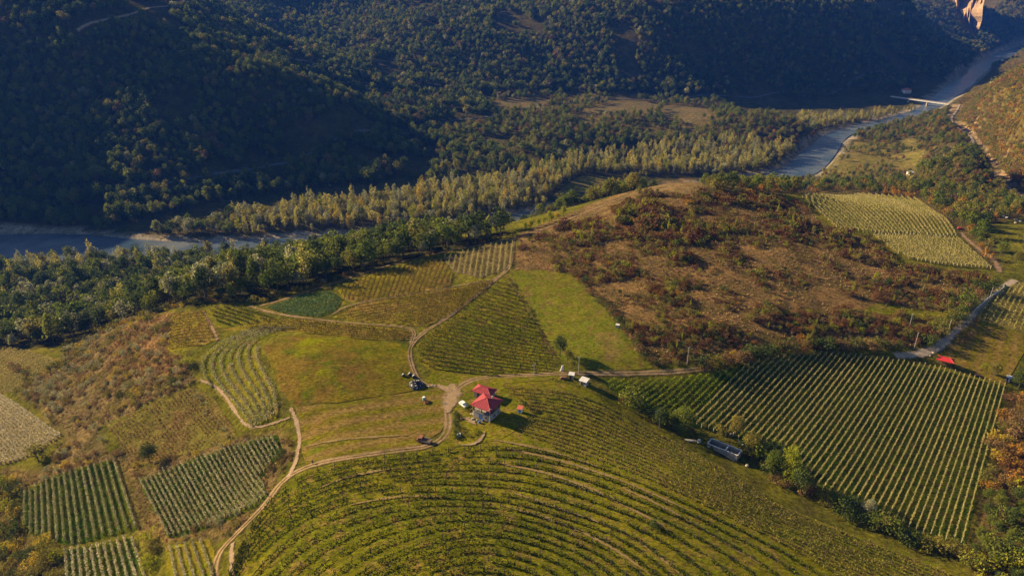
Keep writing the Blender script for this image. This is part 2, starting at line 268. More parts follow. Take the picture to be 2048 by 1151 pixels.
for nm, c, ro, sp in [('bark', (.09,.07,.05), .9, .1), ('post_wood', (.07,.055,.04), .9, .1), ('post_pale', (.34,.29,.2), .9, .1), ('stucco', (.28,.22,.16), .9, .05), ('dark_wood', (.05,.035,.025), .8, .2), ('stone', (.36,.29,.23), .9, .2), ('white_paint', (.72,.7,.68), .6, .3), ('concrete', (.45,.43,.41), .9, .1),
                  ('block_wall', (.27,.24,.21), .95, .1), ('black_tarp', (.012,.012,.014), .45, .4), ('tyre', (.02,.02,.02), .9, .2), ('blue_plastic', (.03,.09,.32), .5, .4), ('green_plastic', (.2,.35,.34), .6, .3), ('rust', (.21,.085,.05), .9, .2), ('brown_timber', (.17,.1,.06), .9, .1), ('grey_sheet', (.45,.46,.5), .5, .4), ('glass_dark', (.02,.025,.03), .1, .6), ('red_car', (.3,.03,.03), .4, .5), ('cloth_navy', (.03,.04,.08), .9, .1), ('skin', (.4,.25,.18), .7, .2), ('tank_white', (.5,.55,.62), .5, .4), ('grey_wood', (.28,.25,.23), .9, .1)]:
    plain(nm, c, ro, sp)
def roof_mat(name, c):
    m, N, L, b = newmat(name); tc = N.new('ShaderNodeTexCoord'); col = mixc(N, L, noise(N, L, 1.2, 5, .7, tc.outputs['Object'], .3, .7), tuple(x * .75 for x in c), tuple(x * 1.2 for x in c))
    L.new(col, b.inputs['Base Color']); b.inputs['Roughness'].default_value = .5; b.inputs['Specular IOR Level'].default_value = .2; return m
roof_mat('red_roof', (.27,.035,.042)); roof_mat('bright_red_roof', (.42,.03,.03)); roof_mat('tile_roof', (.4,.1,.07)); roof_mat('grey_roof', (.46,.44,.44))
m, N, L, b = newmat('river_water'); p = posvec(N, L, (1, 1, 1))
b.inputs['Roughness'].default_value = .16; b.inputs['Specular IOR Level'].default_value = .5; b.inputs['IOR'].default_value = 1.33
L.new(mixc(N, L, noise(N, L, .02, 4, .6, p, .4, .62), (.035,.06,.09), (.12,.13,.135)), b.inputs['Base Color']); bump(N, L, b, noise(N, L, .5, 6, .7, p, .2, .8), .4)
m, N, L, b = newmat('rock_face'); p = posvec(N, L, (1, 1, .35))
L.new(mixc(N, L, noise(N, L, .05, 6, .7, p, .35, .65), (.42,.27,.15), (.27,.18,.12)), b.inputs['Base Color']); bump(N, L, b, noise(N, L, .12, 6, .7, p, .2, .8), 5)
m, N, L, b = newmat('gravel'); p = posvec(N, L)
L.new(mixc(N, L, noise(N, L, .15, 6, .7, p, .35, .65), (.3,.27,.24), (.2,.18,.15)), b.inputs['Base Color'])

# ------------------------------------------------------------------ mesh helpers
def link(name, me, parent=None):
    o = bpy.data.objects.new(name, me); COL.objects.link(o)
    if parent is not None: o.parent = parent
    return o
def mesh(name, V, Fc, mats, mi=None, smooth_=False):
    me = bpy.data.meshes.new(name); V = np.asarray(V, np.float32)
    Fa = np.asarray(Fc, dtype=object) if len(Fc) and len({len(f) for f in Fc[:]}) > 1 else None
    if Fa is None and len(Fc):
        Fn = np.asarray(Fc, np.int32); k = Fn.shape[1]
        me.vertices.add(len(V)); me.vertices.foreach_set('co', V.ravel()); me.loops.add(Fn.size); me.loops.foreach_set('vertex_index', Fn.ravel())
        me.polygons.add(len(Fn)); me.polygons.foreach_set('loop_start', np.arange(0, Fn.size, k, dtype=np.int32)); me.update(calc_edges=True)
    else: me.from_pydata([tuple(map(float, v)) for v in V], [], [tuple(f) for f in Fc]); me.update()
    for m in (mats if isinstance(mats, (list, tuple)) else [mats]): me.materials.append(MATS[m])
    if mi is not None: me.polygons.foreach_set('material_index', np.asarray(mi, np.int32))
    if smooth_: me.polygons.foreach_set('use_smooth', np.ones(len(me.polygons), bool))
    return me
def tag(o, label=None, cat=None, group=None, kind=None):
    if label: o['label'] = label
    if cat: o['category'] = cat
    if group: o['group'] = group
    if kind: o['kind'] = kind
    return o
class MB:
    """collects shapes into one mesh"""
    def __init__(s): s.V = []; s.F = []
    def add(s, V, F):
        n = len(s.V); s.V += [tuple(map(float, v)) for v in V]; s.F += [tuple(i + n for i in f) for f in F]; return s
    def box(s, c, d, rz=0, taper=1.0, rx=0):
        M = Matrix.Rotation(rz, 3, 'Z') @ Matrix.Rotation(rx, 3, 'X'); V = []
        for k in (-1, 1):
            q = taper if k > 0 else 1
            for i, j in ((-1, -1), (1, -1), (1, 1), (-1, 1)): V.append(M @ Vector((i * d[0] / 2 * q, j * d[1] / 2 * q, k * d[2] / 2)) + Vector(c))
        return s.add(V, [(3, 2, 1, 0), (4, 5, 6, 7), (0, 1, 5, 4), (1, 2, 6, 5), (2, 3, 7, 6), (3, 0, 4, 7)])
    def tube(s, a, b, r0, r1=None, k=8):
        a, b = Vector(a), Vector(b); r1 = r0 if r1 is None else r1; q = (b - a).to_track_quat('Z', 'Y'); V = []
        for c, r in ((a, r0), (b, r1)): V += [c + q @ Vector((math.cos(2 * math.pi * i / k) * r, math.sin(2 * math.pi * i / k) * r, 0)) for i in range(k)]
        return s.add(V, [(i, (i + 1) % k, k + (i + 1) % k, k + i) for i in range(k)] + [tuple(range(k - 1, -1, -1)), tuple(range(k, 2 * k))])
    def lathe(s, c, prof, k=10):
        V = []; Fc = []
        for r, z in prof: V += [(c[0] + math.cos(2 * math.pi * i / k) * r, c[1] + math.sin(2 * math.pi * i / k) * r, c[2] + z) for i in range(k)]
        for j in range(len(prof) - 1): Fc += [(j * k + i, j * k + (i + 1) % k, (j + 1) * k + (i + 1) % k, (j + 1) * k + i) for i in range(k)]
        Fc += [tuple(range(k - 1, -1, -1)), tuple(range((len(prof) - 1) * k, len(prof) * k))]
        return s.add(V, Fc)
    def build(s, name, mat, parent=None, smooth_=False):
        me = bpy.data.meshes.new(name); me.from_pydata(s.V, [], s.F); me.update(); me.materials.append(MATS[mat])
        if smooth_: me.polygons.foreach_set('use_smooth', np.ones(len(me.polygons), bool))
        return link(name, me, parent)
def empty(name, loc, rz=0, label=None, cat=None, group=None):
    o = bpy.data.objects.new(name, None); COL.objects.link(o); o.location = loc; o.rotation_euler = (0, 0, rz); o.empty_display_size = .5
    return tag(o, label, cat, group)

# ------------------------------------------------------------------ land cover, in picture coordinates of the ground
P_GROVE = [(215,492),(240,470),(330,462),(430,450),(480,425),(620,412),(760,405),(850,385),(950,365),(1060,352),(1150,325),(1300,298),(1450,288),(1600,300),(1605,325),(1570,350),(1480,355),(1330,352),(1230,350),(1160,352),(1100,390),(1085,425),(1010,447),(900,463),(800,468),(700,472),(600,476),(640,455),(560,462),(470,480),(400,488)]
P_GROVE2 = [(1590,232),(1640,240),(1720,235),(1830,218),(1840,228),(1770,245),(1690,258),(1630,262),(1600,250)]
P_BANK = [(-60,540),(60,530),(200,522),(330,515),(430,510),(560,503),(660,492),(760,488),(860,484),(960,470),(1010,462),(1000,480),(950,492),(860,508),(780,530),(690,555),(600,578),(540,596),(430,606),(340,618),(260,640),(200,665),(120,690),(0,700),(-60,705)]
P_DOME = [(1440,240),(1540,225),(1630,265),(1620,290),(1450,290),(1380,270)]
P_MID = [(870,330),(880,260),(960,250),(1050,240),(1150,262),(1250,262),(1330,275),(1400,272),(1450,285),(1300,290),(1150,318),(1050,345),(950,360),(860,372)]
P_TERR = [(960,195),(1100,188),(1300,190),(1450,204),(1480,235),(1380,268),(1250,258),(1120,250),(990,240)]
P_MOUNT = [(-300,470),(200,470),(230,455),(480,395),(760,365),(870,325),(880,255),(980,230),(960,190),(1100,182),(1450,196),(1600,200),(1800,180),(1900,150),(1990,95),(2300,100),(2300,-400),(-300,-400)]
P_RHILL = [(1905,220),(1925,200),(2048,100),(2300,-20),(2300,460),(2048,380),(2000,335),(1960,280),(1935,255)]
P_RMEAD = [(1640,352),(1700,285),(1830,275),(1850,300),(1830,350),(1800,372),(1680,372)]
P_RFOR = [(1400,372),(1470,362),(1590,350),(1640,372),(1830,375),(1850,300),(1700,275),(1790,245),(1900,220),(1935,275),(1985,360),(2048,420),(2048,432),(1950,460),(1990,500),(2010,540),(1975,530),(1905,450),(1830,400),(1700,385),(1600,385),(1540,395),(1430,388)]
P_HILL = [(1030,500),(1040,490),(1130,450),(1300,385),(1400,372),(1430,392),(1540,398),(1600,400),(1660,465),(1740,478),(1800,530),(1900,545),(1980,550),(1960,590),(1880,660),(1830,690),(1700,700),(1560,690),(1420,725),(1310,730),(1240,640),(1140,545),(1030,540)]
P_SCRUB = [(130,690),(260,645),(340,625),(335,700),(390,740),(390,765),(200,850),(210,900),(280,900),(280,960),(250,920),(100,940),(130,870),(30,780),(120,720)]
P_LEFT = [(120,940),(215,900),(270,930),(300,930),(480,870),(560,862),(590,900),(560,960),(470,1070),(430,1080),(300,1085),(280,1060),(240,925),(40,975),(0,960),(0,935)]
P_BL = [(-200,930),(30,960),(40,1060),(125,1100),(125,1300),(-200,1300)]
P_BR = [(2015,790),(2200,780),(2200,1300),(1960,1300),(1940,1095),(1995,850)]
# fields: name, polygon, material, label-free setting
FIELDS = [
('vineyard_floor', [(1195,756),(1390,752),(1440,742),(1560,712),(1640,706),(1760,718),(1880,738),(2012,772),(1932,1090),(1840,1065),(1640,980),(1560,925),(1500,885),(1400,855),(1310,830),(1235,790)], 'shaded_vine_floor'),
('terraced_slope', [(440,1175),(478,1105),(530,1010),(590,955),(680,922),(812,904),(945,888),(1000,880),(1030,860),(1134,905),(1240,940),(1345,985),(1450,1035),(1570,1095),(1680,1165),(1690,1230),(420,1230)], 'terrace_grass'),
('crop_field', [(1000,768),(1110,760),(1190,790),(1260,840),(1340,880),(1430,930),(1540,1000),(1700,1065),(1900,1135),(1990,1180),(1680,1168),(1570,1097),(1450,1037),(1345,987),(1240,942),(1134,907),(1030,862),(1060,830)], 'vine_floor'),
('vineyard_floor', [(832,690),(872,655),(1005,555),(1035,590),(1075,650),(1108,720),(1095,745),(990,752),(870,748),(838,722)], 'vine_floor'),
('vineyard_floor', [(665,634),(720,608),(850,585),(990,560),(975,578),(900,630),(850,652),(760,648)], 'red_vine_floor'),
('vineyard_floor', [(676,580),(760,542),(880,516),(905,545),(900,572),(850,582),(720,604),(690,600)], 'red_vine_floor'),
('vineyard_floor', [(885,514),(960,494),(1026,478),(1022,538),(960,556),(908,544)], 'dry_vine_floor'),
('vineyard_floor', [(402,712),(440,684),(520,655),(600,656),(540,674),(515,690),(528,730),(556,790),(556,835),(500,860),(462,815),(408,755)], 'terrace_grass'),
('vineyard_floor', [(440,660),(560,637),(700,648),(818,660),(825,680),(700,678),(600,664),(520,662)], 'red_vine_floor'),
('vineyard_floor', [(345,628),(410,620),(432,680),(400,692),(335,705)], 'red_vine_floor'),
('vineyard_floor', [(418,620),(480,614),(552,640),(440,658)], 'terrace_grass'),
('old_vineyard', [(212,848),(300,808),(388,772),(430,800),(475,868),(420,895),(300,925),(262,915),(240,890)], 'brown_field'),
('vineyard_floor', [(275,960),(380,920),(450,895),(560,868),(562,905),(520,960),(540,990),(512,1015),(420,1055),(340,1078)], 'shaded_vine_floor'),
('vineyard_floor', [(44,985),(110,950),(228,918),(276,1058),(140,1092),(60,1070),(44,1045)], 'shaded_vine_floor'),
('vineyard_floor', [(130,1100),(265,1072),(295,1160),(300,1230),(130,1230)], 'shaded_vine_floor'),
('vineyard_floor', [(328,1092),(420,1078),(430,1120),(425,1200),(335,1200)], 'vine_floor'),
('vineyard_floor', [(-40,690),(60,700),(120,720),(30,782),(-40,790)], 'dry_vine_floor'),
('vineyard_floor', [(-40,775),(0,788),(125,872),(50,918),(0,930),(-40,940)], 'pale_field'),
('vineyard_floor', [(1600,392),(1720,388),(1840,398),(1912,474),(1800,468),(1735,466),(1665,455)], 'vine_floor'),
('vineyard_floor', [(1740,470),(1830,471),(1915,476),(1982,538),(1880,530),(1812,518)], 'vine_floor'),
('vineyard_floor', [(1985,580),(2060,560),(2120,600),(2110,680),(1960,640),(1945,625)], 'pale_field'),
('hay_field', [(1940,640),(2060,672),(2050,700),(2010,770),(1900,730),(1885,700)], 'hay_field'),
('meadow', [(1022,543),(1080,540),(1140,546),(1195,600),(1240,655),(1270,695),(1308,735),(1200,742),(1150,735),(1115,715),(1075,640)], 'meadow_grass'),
('meadow', [(525,690),(560,674),(640,670),(760,680),(815,690),(820,730),(850,775),(780,790),(680,805),(590,812),(565,790),(545,740)], 'mound_grass'),
('meadow', [(590,815),(680,808),(840,782),(890,775),(895,810),(885,860),(840,890),(720,908),(610,930),(600,870)], 'mown_slope'),
('vegetable_plot', [(533,615),(600,590),(660,582),(686,600),(672,622),(640,634),(580,630)], 'cabbage_soil'),
('bare_hilltop', [(1290,382),(1340,366),(1385,362),(1405,385),(1360,392),(1300,392)], 'bare_top'),
('meadow', P_RMEAD, 'valley_meadow'),
('meadow', [(1105,392),(1160,352),(1240,352),(1200,372),(1130,398)], 'valley_meadow'),
('terrace_field', [(1150,236),(1190,214),(1290,203),(1330,210),(1310,226),(1240,234)], 'far_field'),
('terrace_field', [(1335,212),(1400,214),(1425,232),(1380,248),(1320,238),(1318,226)], 'far_field'),
('terrace_field', [(985,205),(1080,196),(1120,205),(1060,222),(1000,228)], 'far_field'),
('meadow', [(1720,622),(1760,605),(1900,625),(1925,640),(1850,640)], 'terrace_grass'),
('farmyard', [(862,745),(1000,752),(1100,748),(1110,760),(1000,768),(1060,830),(1030,862),(1000,880),(945,888),(880,900),(890,850),(898,800),(880,772),(850,768)], 'terrace_grass'),
]
TRACKS = [ # points, width m, material, name, label-ish
([(425,1180),(432,1110),(470,1070),(530,1010),(560,965),(600,938),(700,915),(800,900),(860,893),(893,870),(897,840),(893,815),(905,795),(905,780)], 2.7, 'dirt', 'dirt_track'),
([(905,785),(930,765),(960,755),(1010,752),(1070,750),(1120,747),(1180,747),(1280,745),(1350,744),(1420,737)], 2.6, 'dirt', 'dirt_track'),
([(900,785),(880,772),(845,770),(828,745),(818,712),(822,688),(850,662),(880,645),(940,600),(985,565),(1003,550),(1020,535),(1026,500),(1027,478)], 2.0, 'dirt', 'dirt_track'),
([(822,688),(832,660),(800,652),(720,648),(640,640),(590,634),(540,625),(500,612)], 1.9, 'dirt', 'dirt_track'),
([(660,632),(690,612),(760,598),(850,585),(940,566),(985,560),(1003,550)], 1.3, 'dirt', 'dirt_track'),
([(520,612),(600,588),(690,560),(760,535),(860,510),(940,494),(1025,477),(1100,455),(1170,425),(1240,398),(1300,380),(1350,368)], 2.0, 'footpath', 'dirt_track'),
([(400,760),(425,768),(450,790),(475,830),(497,858),(540,850),(580,835)], 1.1, 'pale_dirt', 'footpath'),
([(582,815),(596,850),(600,880),(592,925),(575,955)], 1.3, 'pale_dirt', 'footpath'),
([(470,1180),(462,1110),(466,1085)], 1.2, 'pale_dirt', 'footpath'),
([(405,622),(425,655),(435,680)], 1.6, 'footpath', 'footpath'),
([(1790,712),(1850,708),(1880,690),(1910,665),(1950,620),(1990,585),(2030,560)], 4.2, 'pale_road', 'gravel_road'),
([(1920,465),(1935,480),(1960,500),(1990,520),(2000,545)], 3.5, 'footpath', 'dirt_track'),
([(1919,210),(1912,224),(1900,238),(1908,252),(1930,265),(1945,278),(1948,295),(1960,315),(1975,332),(1985,350),(2010,372),(2060,405)], 6.0, 'pale_road', 'gravel_road'),
([(-60,388),(100,384),(250,380),(330,370),(450,345),(620,308),(800,270),(880,248),(960,236),(1060,215),(1150,205),(1240,198),(1350,200),(1500,195),(1600,188),(1680,180),(1800,160)], 5.0, 'asphalt', 'valley_road'),
([(155,62),(200,45),(280,28),(360,12),(440,-5)], 6.0, 'pale_dirt', 'mountain_road'),
([(370,70),(440,76),(520,85),(560,88)], 5.0, 'pale_dirt', 'mountain_road'),
([(512,108),(600,120),(640,128),(580,147)], 5.0, 'pale_dirt', 'mountain_road'),
]
# bare banks along the terraces
for q in [[(1005,895),(1134,924),(1224,954),(1300,985),(1380,1022)], [(1084,953),(1210,990),(1264,1020),(1330,1052)], [(1024,985),(1157,1030),(1257,1067),(1357,1143),(1390,1175)], [(985,925),(1080,942),(1160,968),(1230,998)], [(1000,1010),(1110,1040),(1220,1090),(1300,1150)], [(990,880),(1060,893),(1130,910),(1210,938)], [(1010,1150),(1050,1165),(1080,1180)], [(700,1010),(800,992),(900,995)], [(620,985),(700,952),(800,935)], [(610,895),(700,878),(820,870)], [(1240,975),(1320,1010),(1440,1080),(1540,1140)]]:
    TRACKS.append((q, 1.1, 'bank_soil', 'bare_bank'))

# ------------------------------------------------------------------ setting: terrain, sheets, river
ny, nx = XX.shape
ii = (np.arange(ny - 1)[:, None] * nx + np.arange(nx - 1)[None]).ravel()
TF = np.stack([ii, ii + 1, ii + nx + 1, ii + nx], 1)
tv = np.stack([XX.ravel(), YY.ravel(), Z.ravel()], 1)
U, Vv, D = project(tv); VIS = visible(tv[:, 0], tv[:, 1], tv[:, 2])
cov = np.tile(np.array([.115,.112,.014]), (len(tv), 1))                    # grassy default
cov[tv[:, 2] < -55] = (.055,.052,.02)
def paint(poly, c, need=True):
    m = inpoly(U, Vv, poly) & (VIS | (not need)); cov[m] = c
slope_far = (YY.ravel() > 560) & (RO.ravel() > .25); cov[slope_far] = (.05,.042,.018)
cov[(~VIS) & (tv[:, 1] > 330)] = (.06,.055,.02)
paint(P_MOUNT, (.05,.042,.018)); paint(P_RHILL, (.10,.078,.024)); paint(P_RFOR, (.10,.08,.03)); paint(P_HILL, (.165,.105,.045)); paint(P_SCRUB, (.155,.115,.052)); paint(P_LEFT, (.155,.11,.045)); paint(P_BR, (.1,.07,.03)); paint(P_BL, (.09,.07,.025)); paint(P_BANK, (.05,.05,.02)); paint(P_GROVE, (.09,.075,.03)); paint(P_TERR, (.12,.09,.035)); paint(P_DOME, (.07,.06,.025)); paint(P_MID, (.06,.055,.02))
paint([(1030,470),(1100,442),(1170,412),(1240,386),(1300,368),(1390,355),(1405,372),(1300,392),(1130,458),(1040,498)], (.165,.11,.05)); paint([(250,650),(345,622),(335,700),(385,745),(300,760),(240,740),(215,700)], (.185,.11,.05))
cut = (RD.ravel() < 12) & (RD.ravel() > 3) & (fbm(tv[:, 0] / 12, tv[:, 1] / 12, 55, 3) > .45); cov[cut] = (.3,.21,.13)
nearriv = (DR.ravel() < HW.ravel() * 1.1 + 13); cov[nearriv] = (.27,.235,.19)
me = mesh('terrain', tv, TF, 'gravel', smooth_=True)
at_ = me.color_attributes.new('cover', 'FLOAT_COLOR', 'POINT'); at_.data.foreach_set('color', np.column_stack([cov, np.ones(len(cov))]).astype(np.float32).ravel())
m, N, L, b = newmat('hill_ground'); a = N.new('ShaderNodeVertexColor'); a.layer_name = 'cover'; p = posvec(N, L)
col = mixc(N, L, 1.0, a.outputs[0], mixc(N, L, noise(N, L, .06, 6, .7, p, .36, .64), (.55,.62,.6), (1.4,1.3,1.2)), 'MULTIPLY')
col = mixc(N, L, noise(N, L, .11, 5, .7, p, .5, .66), col, (.075,.064,.018))
f = noise(N, L, .6, 6, .8, p, .36, .64); col = mixc(N, L, 1.0, col, mixc(N, L, f, (.4,.4,.4), (1.55,1.5,1.45)), 'MULTIPLY')
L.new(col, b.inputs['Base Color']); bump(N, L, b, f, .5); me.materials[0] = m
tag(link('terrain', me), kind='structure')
def sheet(name, poly_px, mat, step=3.0, off=.12, jit=.5, kind='structure', world=None):
    B = np.array(world if world is not None else at(poly_px)[:, :2]); B = resample(np.vstack([B, B[:1]]), step)[:-1]
    far = np.linalg.norm(B.mean(0)) > 600; 
    B = B + (fbm(B[:, 0] / 4, B[:, 1] / 4, 5) - .5)[:, None] * jit * 3 * np.array([1, .6])
    lo, hi = B.min(0), B.max(0); gx, gy = np.meshgrid(np.arange(lo[0], hi[0], step), np.arange(lo[1], hi[1], step)); gx, gy = gx.ravel(), gy.ravel()
    k = inpoly(gx, gy, B); I = np.stack([gx[k], gy[k]], 1)
    if len(I):   # stay clear of the outline
        dmin = np.min(((I[:, None, :] - B[None]) ** 2).sum(-1), 1); I = I[dmin > (step * .5) ** 2]
    pts_ = [Vector(q) for q in np.vstack([B, I])]; r = delaunay_2d_cdt(pts_, [], [list(range(len(B)))], 1, 1e-4)
    v = np.array([(q[0], q[1]) for q in r[0]]); z = hgt(v[:, 0], v[:, 1]) + off
    fc = [f if (v[f[1]][0] - v[f[0]][0]) * (v[f[2]][1] - v[f[0]][1]) - (v[f[1]][1] - v[f[0]][1]) * (v[f[2]][0] - v[f[0]][0]) > 0 else f[::-1] for f in r[2]]
    o = link(name, mesh(name, np.column_stack([v, z]), fc, mat, smooth_=True)); return tag(o, kind=kind)
FW = []
for i, (nm, poly, mt) in enumerate(FIELDS):
    wpoly = at(poly)[:, :2]; FW.append(wpoly)
    sheet(nm, None, mt, 3.0 if np.linalg.norm(wpoly.mean(0)) < 520 else 8.0, 0.06 + .003 * i, .5, world=wpoly)
def ribbon(name, P, width, mat, off, kind='structure', step=2.0, cross=5, wn=.25):
    P = resample(smooth(P, 2), step); T = np.gradient(P[:, :2], axis=0); T /= np.linalg.norm(T, axis=1)[:, None] + 1e-9; Nn = np.stack([-T[:, 1], T[:, 0]], 1)
    wd = width * (1 + wn * 2 * (fbm(P[:, 0] / 9, P[:, 1] / 9, 41) - .5)); V = []; q = np.linspace(-.5, .5, cross)
    if name in ('bare_bank', 'farmyard'): r_ = np.arange(len(P)) * step; wd = wd * np.clip(np.minimum(r_, r_[::-1]) / (9 if name == 'bare_bank' else 6) + .12, 0, 1) ** .7
    for k in range(cross): V.append(P[:, :2] + Nn * (q[k] * wd)[:, None])
    V = np.stack(V, 1).reshape(-1, 2); z = hgt(V[:, 0], V[:, 1]) + off; n_ = len(P)
    ix = (np.arange(n_ - 1)[:, None] * cross + np.arange(cross - 1)[None]).ravel()
    me = mesh(name, np.column_stack([V, z]), np.stack([ix, ix + cross, ix + cross + 1, ix + 1], 1)[:, ::-1], mat, smooth_=True)
    uv = me.uv_layers.new(name='UVMap'); li = np.zeros(len(me.loops), np.int32); me.loops.foreach_get('vertex_index', li)
    uu = np.tile(q + .5, n_)[li]; vv = np.repeat(np.arange(n_) * step, cross)[li]; uv.data.foreach_set('uv', np.stack([uu, vv], 1).astype(np.float32).ravel())
    return tag(link(name, me), kind=kind)
TW = []
for i, (pp, wdt, mt, nm) in enumerate(TRACKS):
    P = at(pp)[:, :2] if not (nm == 'gravel_road' and wdt >= 6) else ROADW[:, :2]; TW.append((resample(P, 3), wdt))
    ribbon(nm, P, wdt * (1.5 if wdt < 6 else 1.05), mt, .2 + .004 * i + (.4 if wdt >= 5 else 0), step=2.0 if wdt < 5 else 6.0)
track_mat('yard_soil', (.27,.19,.115), (.20,.135,.075), False, .3, .35)
ribbon('farmyard', at([(906,768),(905,780),(904,795),(898,812),(896,826)])[:, :2], 9.0, 'yard_soil', .4, step=1.5, cross=9)
ribbon('farmyard', at([(876,771),(892,778),(905,788)])[:, :2], 6.0, 'yard_soil', .43, step=1.5, cross=7)
# the river: a level sheet over its channel
RS = resample(RL, 14.0); T = np.gradient(RS[:, :2], axis=0); T /= np.linalg.norm(T, axis=1)[:, None]; Nn = np.stack([-T[:, 1], T[:, 0]], 1)
q = np.linspace(-1.25, 1.25, 7); V = np.stack([RS[:, :2] + Nn * (RS[:, 2] * k)[:, None] for k in q], 1).reshape(-1, 2)
ix = (np.arange(len(RS) - 1)[:, None] * 7 + np.arange(6)[None]).ravel()
me = mesh('river', np.column_stack([V, np.full(len(V), ZR)]), np.stack([ix, ix + 7, ix + 8, ix + 1], 1)[:, ::-1], 'river_water'); tag(link('river', me), kind='structure')

# ------------------------------------------------------------------ vegetation: leaf-faced crowns on tapered trunks
def leaves(rng, clumps, n, size, flat_=.55):
    C = np.array(clumps, float); wgt = C[:, 3] ** 2; k = rng.choice(len(C), n, p=wgt / wgt.sum())
    d = rng.normal(size=(n, 3)); d[:, 2] += .25; d /= np.linalg.norm(d, axis=1)[:, None]
    ctr = C[k, :3] + d * C[k, 3:4] * rng.uniform(.62, 1.08, (n, 1))
    nn = d + rng.normal(size=(n, 3)) * flat_; nn /= np.linalg.norm(nn, axis=1)[:, None]
    a = np.cross(nn, rng.normal(size=(n, 3))); a /= np.linalg.norm(a, axis=1)[:, None] + 1e-9; b = np.cross(nn, a)
    s = size * rng.uniform(.55, 1.25, (n, 1)) * .5; a *= s; b *= s * rng.uniform(.6, 1.0, (n, 1))
    V = np.stack([ctr - a * .9, ctr - b * .8 + a * .15, ctr + a, ctr + b * .85 - a * .1], 1).reshape(-1, 3)
    return V, np.arange(4 * n).reshape(n, 4)
def limbs(rng, h, r, crown_z, spread, k=4):
    mb = MB(); mb.tube((0, 0, -.4), (rng.normal() * .1, rng.normal() * .1, h * .8), r, r * .35, 6)
    for i in range(k):
        a = 2 * math.pi * (i + rng.random()) / k; z0 = crown_z * rng.uniform(.7, 1.1)
        mb.tube((0, 0, z0), (math.cos(a) * spread * .6, math.sin(a) * spread * .6, z0 + h * .3), r * .45, r * .15, 5)
    return mb
def clumps_for(kind, rng):
    c = []
    if kind == 'poplar':
        for z in np.linspace(2.2, 14.4, 11):
            t = (z - 2.2) / 12.2; rr = 1.9 * (math.sin(math.pi * min(.98, .18 + .8 * t)) ** .8) + .25; q = 2 if t < .85 else 1
            for _ in range(q): a = rng.random() * 6.28; o = rr * .45; c.append((math.cos(a) * o, math.sin(a) * o, z + rng.normal() * .3, rr * rng.uniform(.6, .85)))
        return c, 15, .16, 2.0, 1.4
    if kind == 'slim':
        for z in np.linspace(1.2, 12.5, 10):
            t = (z - 1.2) / 11.3; rr = 1.0 * (math.sin(math.pi * min(.97, .15 + .8 * t)) ** .7) + .15
            a = rng.random() * 6.28; c.append((math.cos(a) * rr * .2, math.sin(a) * rr * .2, z, rr))
        return c, 13, .14, 1.5, .7
    if kind == 'round':
        for i in range(15):
            a = rng.random() * 6.28; e = rng.uniform(-.35, 1.0); o = math.sqrt(max(0, 1 - max(0, e) ** 2)) * rng.uniform(.35, 1); c.append((math.cos(a) * 2.9 * o, math.sin(a) * 2.9 * o, 5.2 + 2.9 * e, rng.uniform(1.1, 2.0)))
        c.append((0, 0, 5.2, 2.3)); return c, 9.5, .22, 2.6, 3.2
    if kind == 'tall':
        for i in range(17):
            a = rng.random() * 6.28; e = rng.uniform(-.7, 1.0); o = math.sqrt(max(0, 1 - e * e * .85)) * rng.uniform(.3, 1); c.append((math.cos(a) * 2.5 * o, math.sin(a) * 2.5 * o, 6.6 + 4.4 * e, rng.uniform(1.0, 1.8)))
        c.append((0, 0, 6, 2.2)); return c, 12.5, .24, 3.2, 2.8
    for i in range(9):
        a = rng.random() * 6.28; o = rng.uniform(.1, 1.25); c.append((math.cos(a) * o, math.sin(a) * o, .75 + rng.uniform(-.2, .85) * (1.3 - .5 * o), rng.uniform(.4, .8)))
    return c, 2.2, .07, .5, .9
LOD = {'near': {'poplar': (1500, .5), 'slim': (900, .42), 'round': (1900, .48), 'tall': (2100, .48), 'shrub': (420, .26)},
       'mid': {'poplar': (420, .85), 'slim': (260, .7), 'round': (480, .9), 'tall': (520, .9), 'shrub': (150, .42)},
       'far': {'poplar': (150, 1.5), 'slim': (90, 1.2), 'round': (170, 1.6), 'tall': (180, 1.6), 'shrub': (60, .7)}}
TREEC = {}
def tree_mesh(kind, leaf, lod, var):
    k = (kind, leaf, lod, var)
    if k in TREEC: return TREEC[k]
    rng = np.random.default_rng(hash((len(kind) * 31 + var * 7 + 3)) & 0xffff); cl, h, r, cz, sp = clumps_for(kind, rng); nl, sz = LOD[lod][kind]
    V, Fc = leaves(rng, cl, nl, sz); mb = limbs(rng, h, r, cz, sp, 4 if kind != 'shrub' else 3)
    me = bpy.data.meshes.new(kind + '_tree'); nv = len(V)
    me.from_pydata([tuple(v) for v in V.tolist()] + mb.V, [], [tuple(f) for f in Fc.tolist()] + [tuple(i + nv for i in f) for f in mb.F]); me.update()
    me.materials.append(MATS[leaf]); me.materials.append(MATS['bark']); me.polygons.foreach_set('material_index', np.r_[np.zeros(len(Fc), np.int32), np.ones(len(mb.F), np.int32)])
    TREEC[k] = me; return me
CROWNC = {}
def crown_trunk(kind, leaf, var):
    k = (kind, leaf, var)
    if k not in CROWNC:
        rng = np.random.default_rng(100 + var * 7 + len(kind)); cl, h, r, cz, sp = clumps_for(kind, rng); nl, sz = LOD['near'][kind]
        V, Fc = leaves(rng, cl, nl, sz); mb = limbs(rng, h, r, cz, sp, 4)
        a = mesh('crown', V, Fc, leaf); b = bpy.data.meshes.new('trunk'); b.from_pydata(mb.V, [], mb.F); b.update(); b.materials.append(MATS['bark']); CROWNC[k] = (a, b)
    return CROWNC[k]
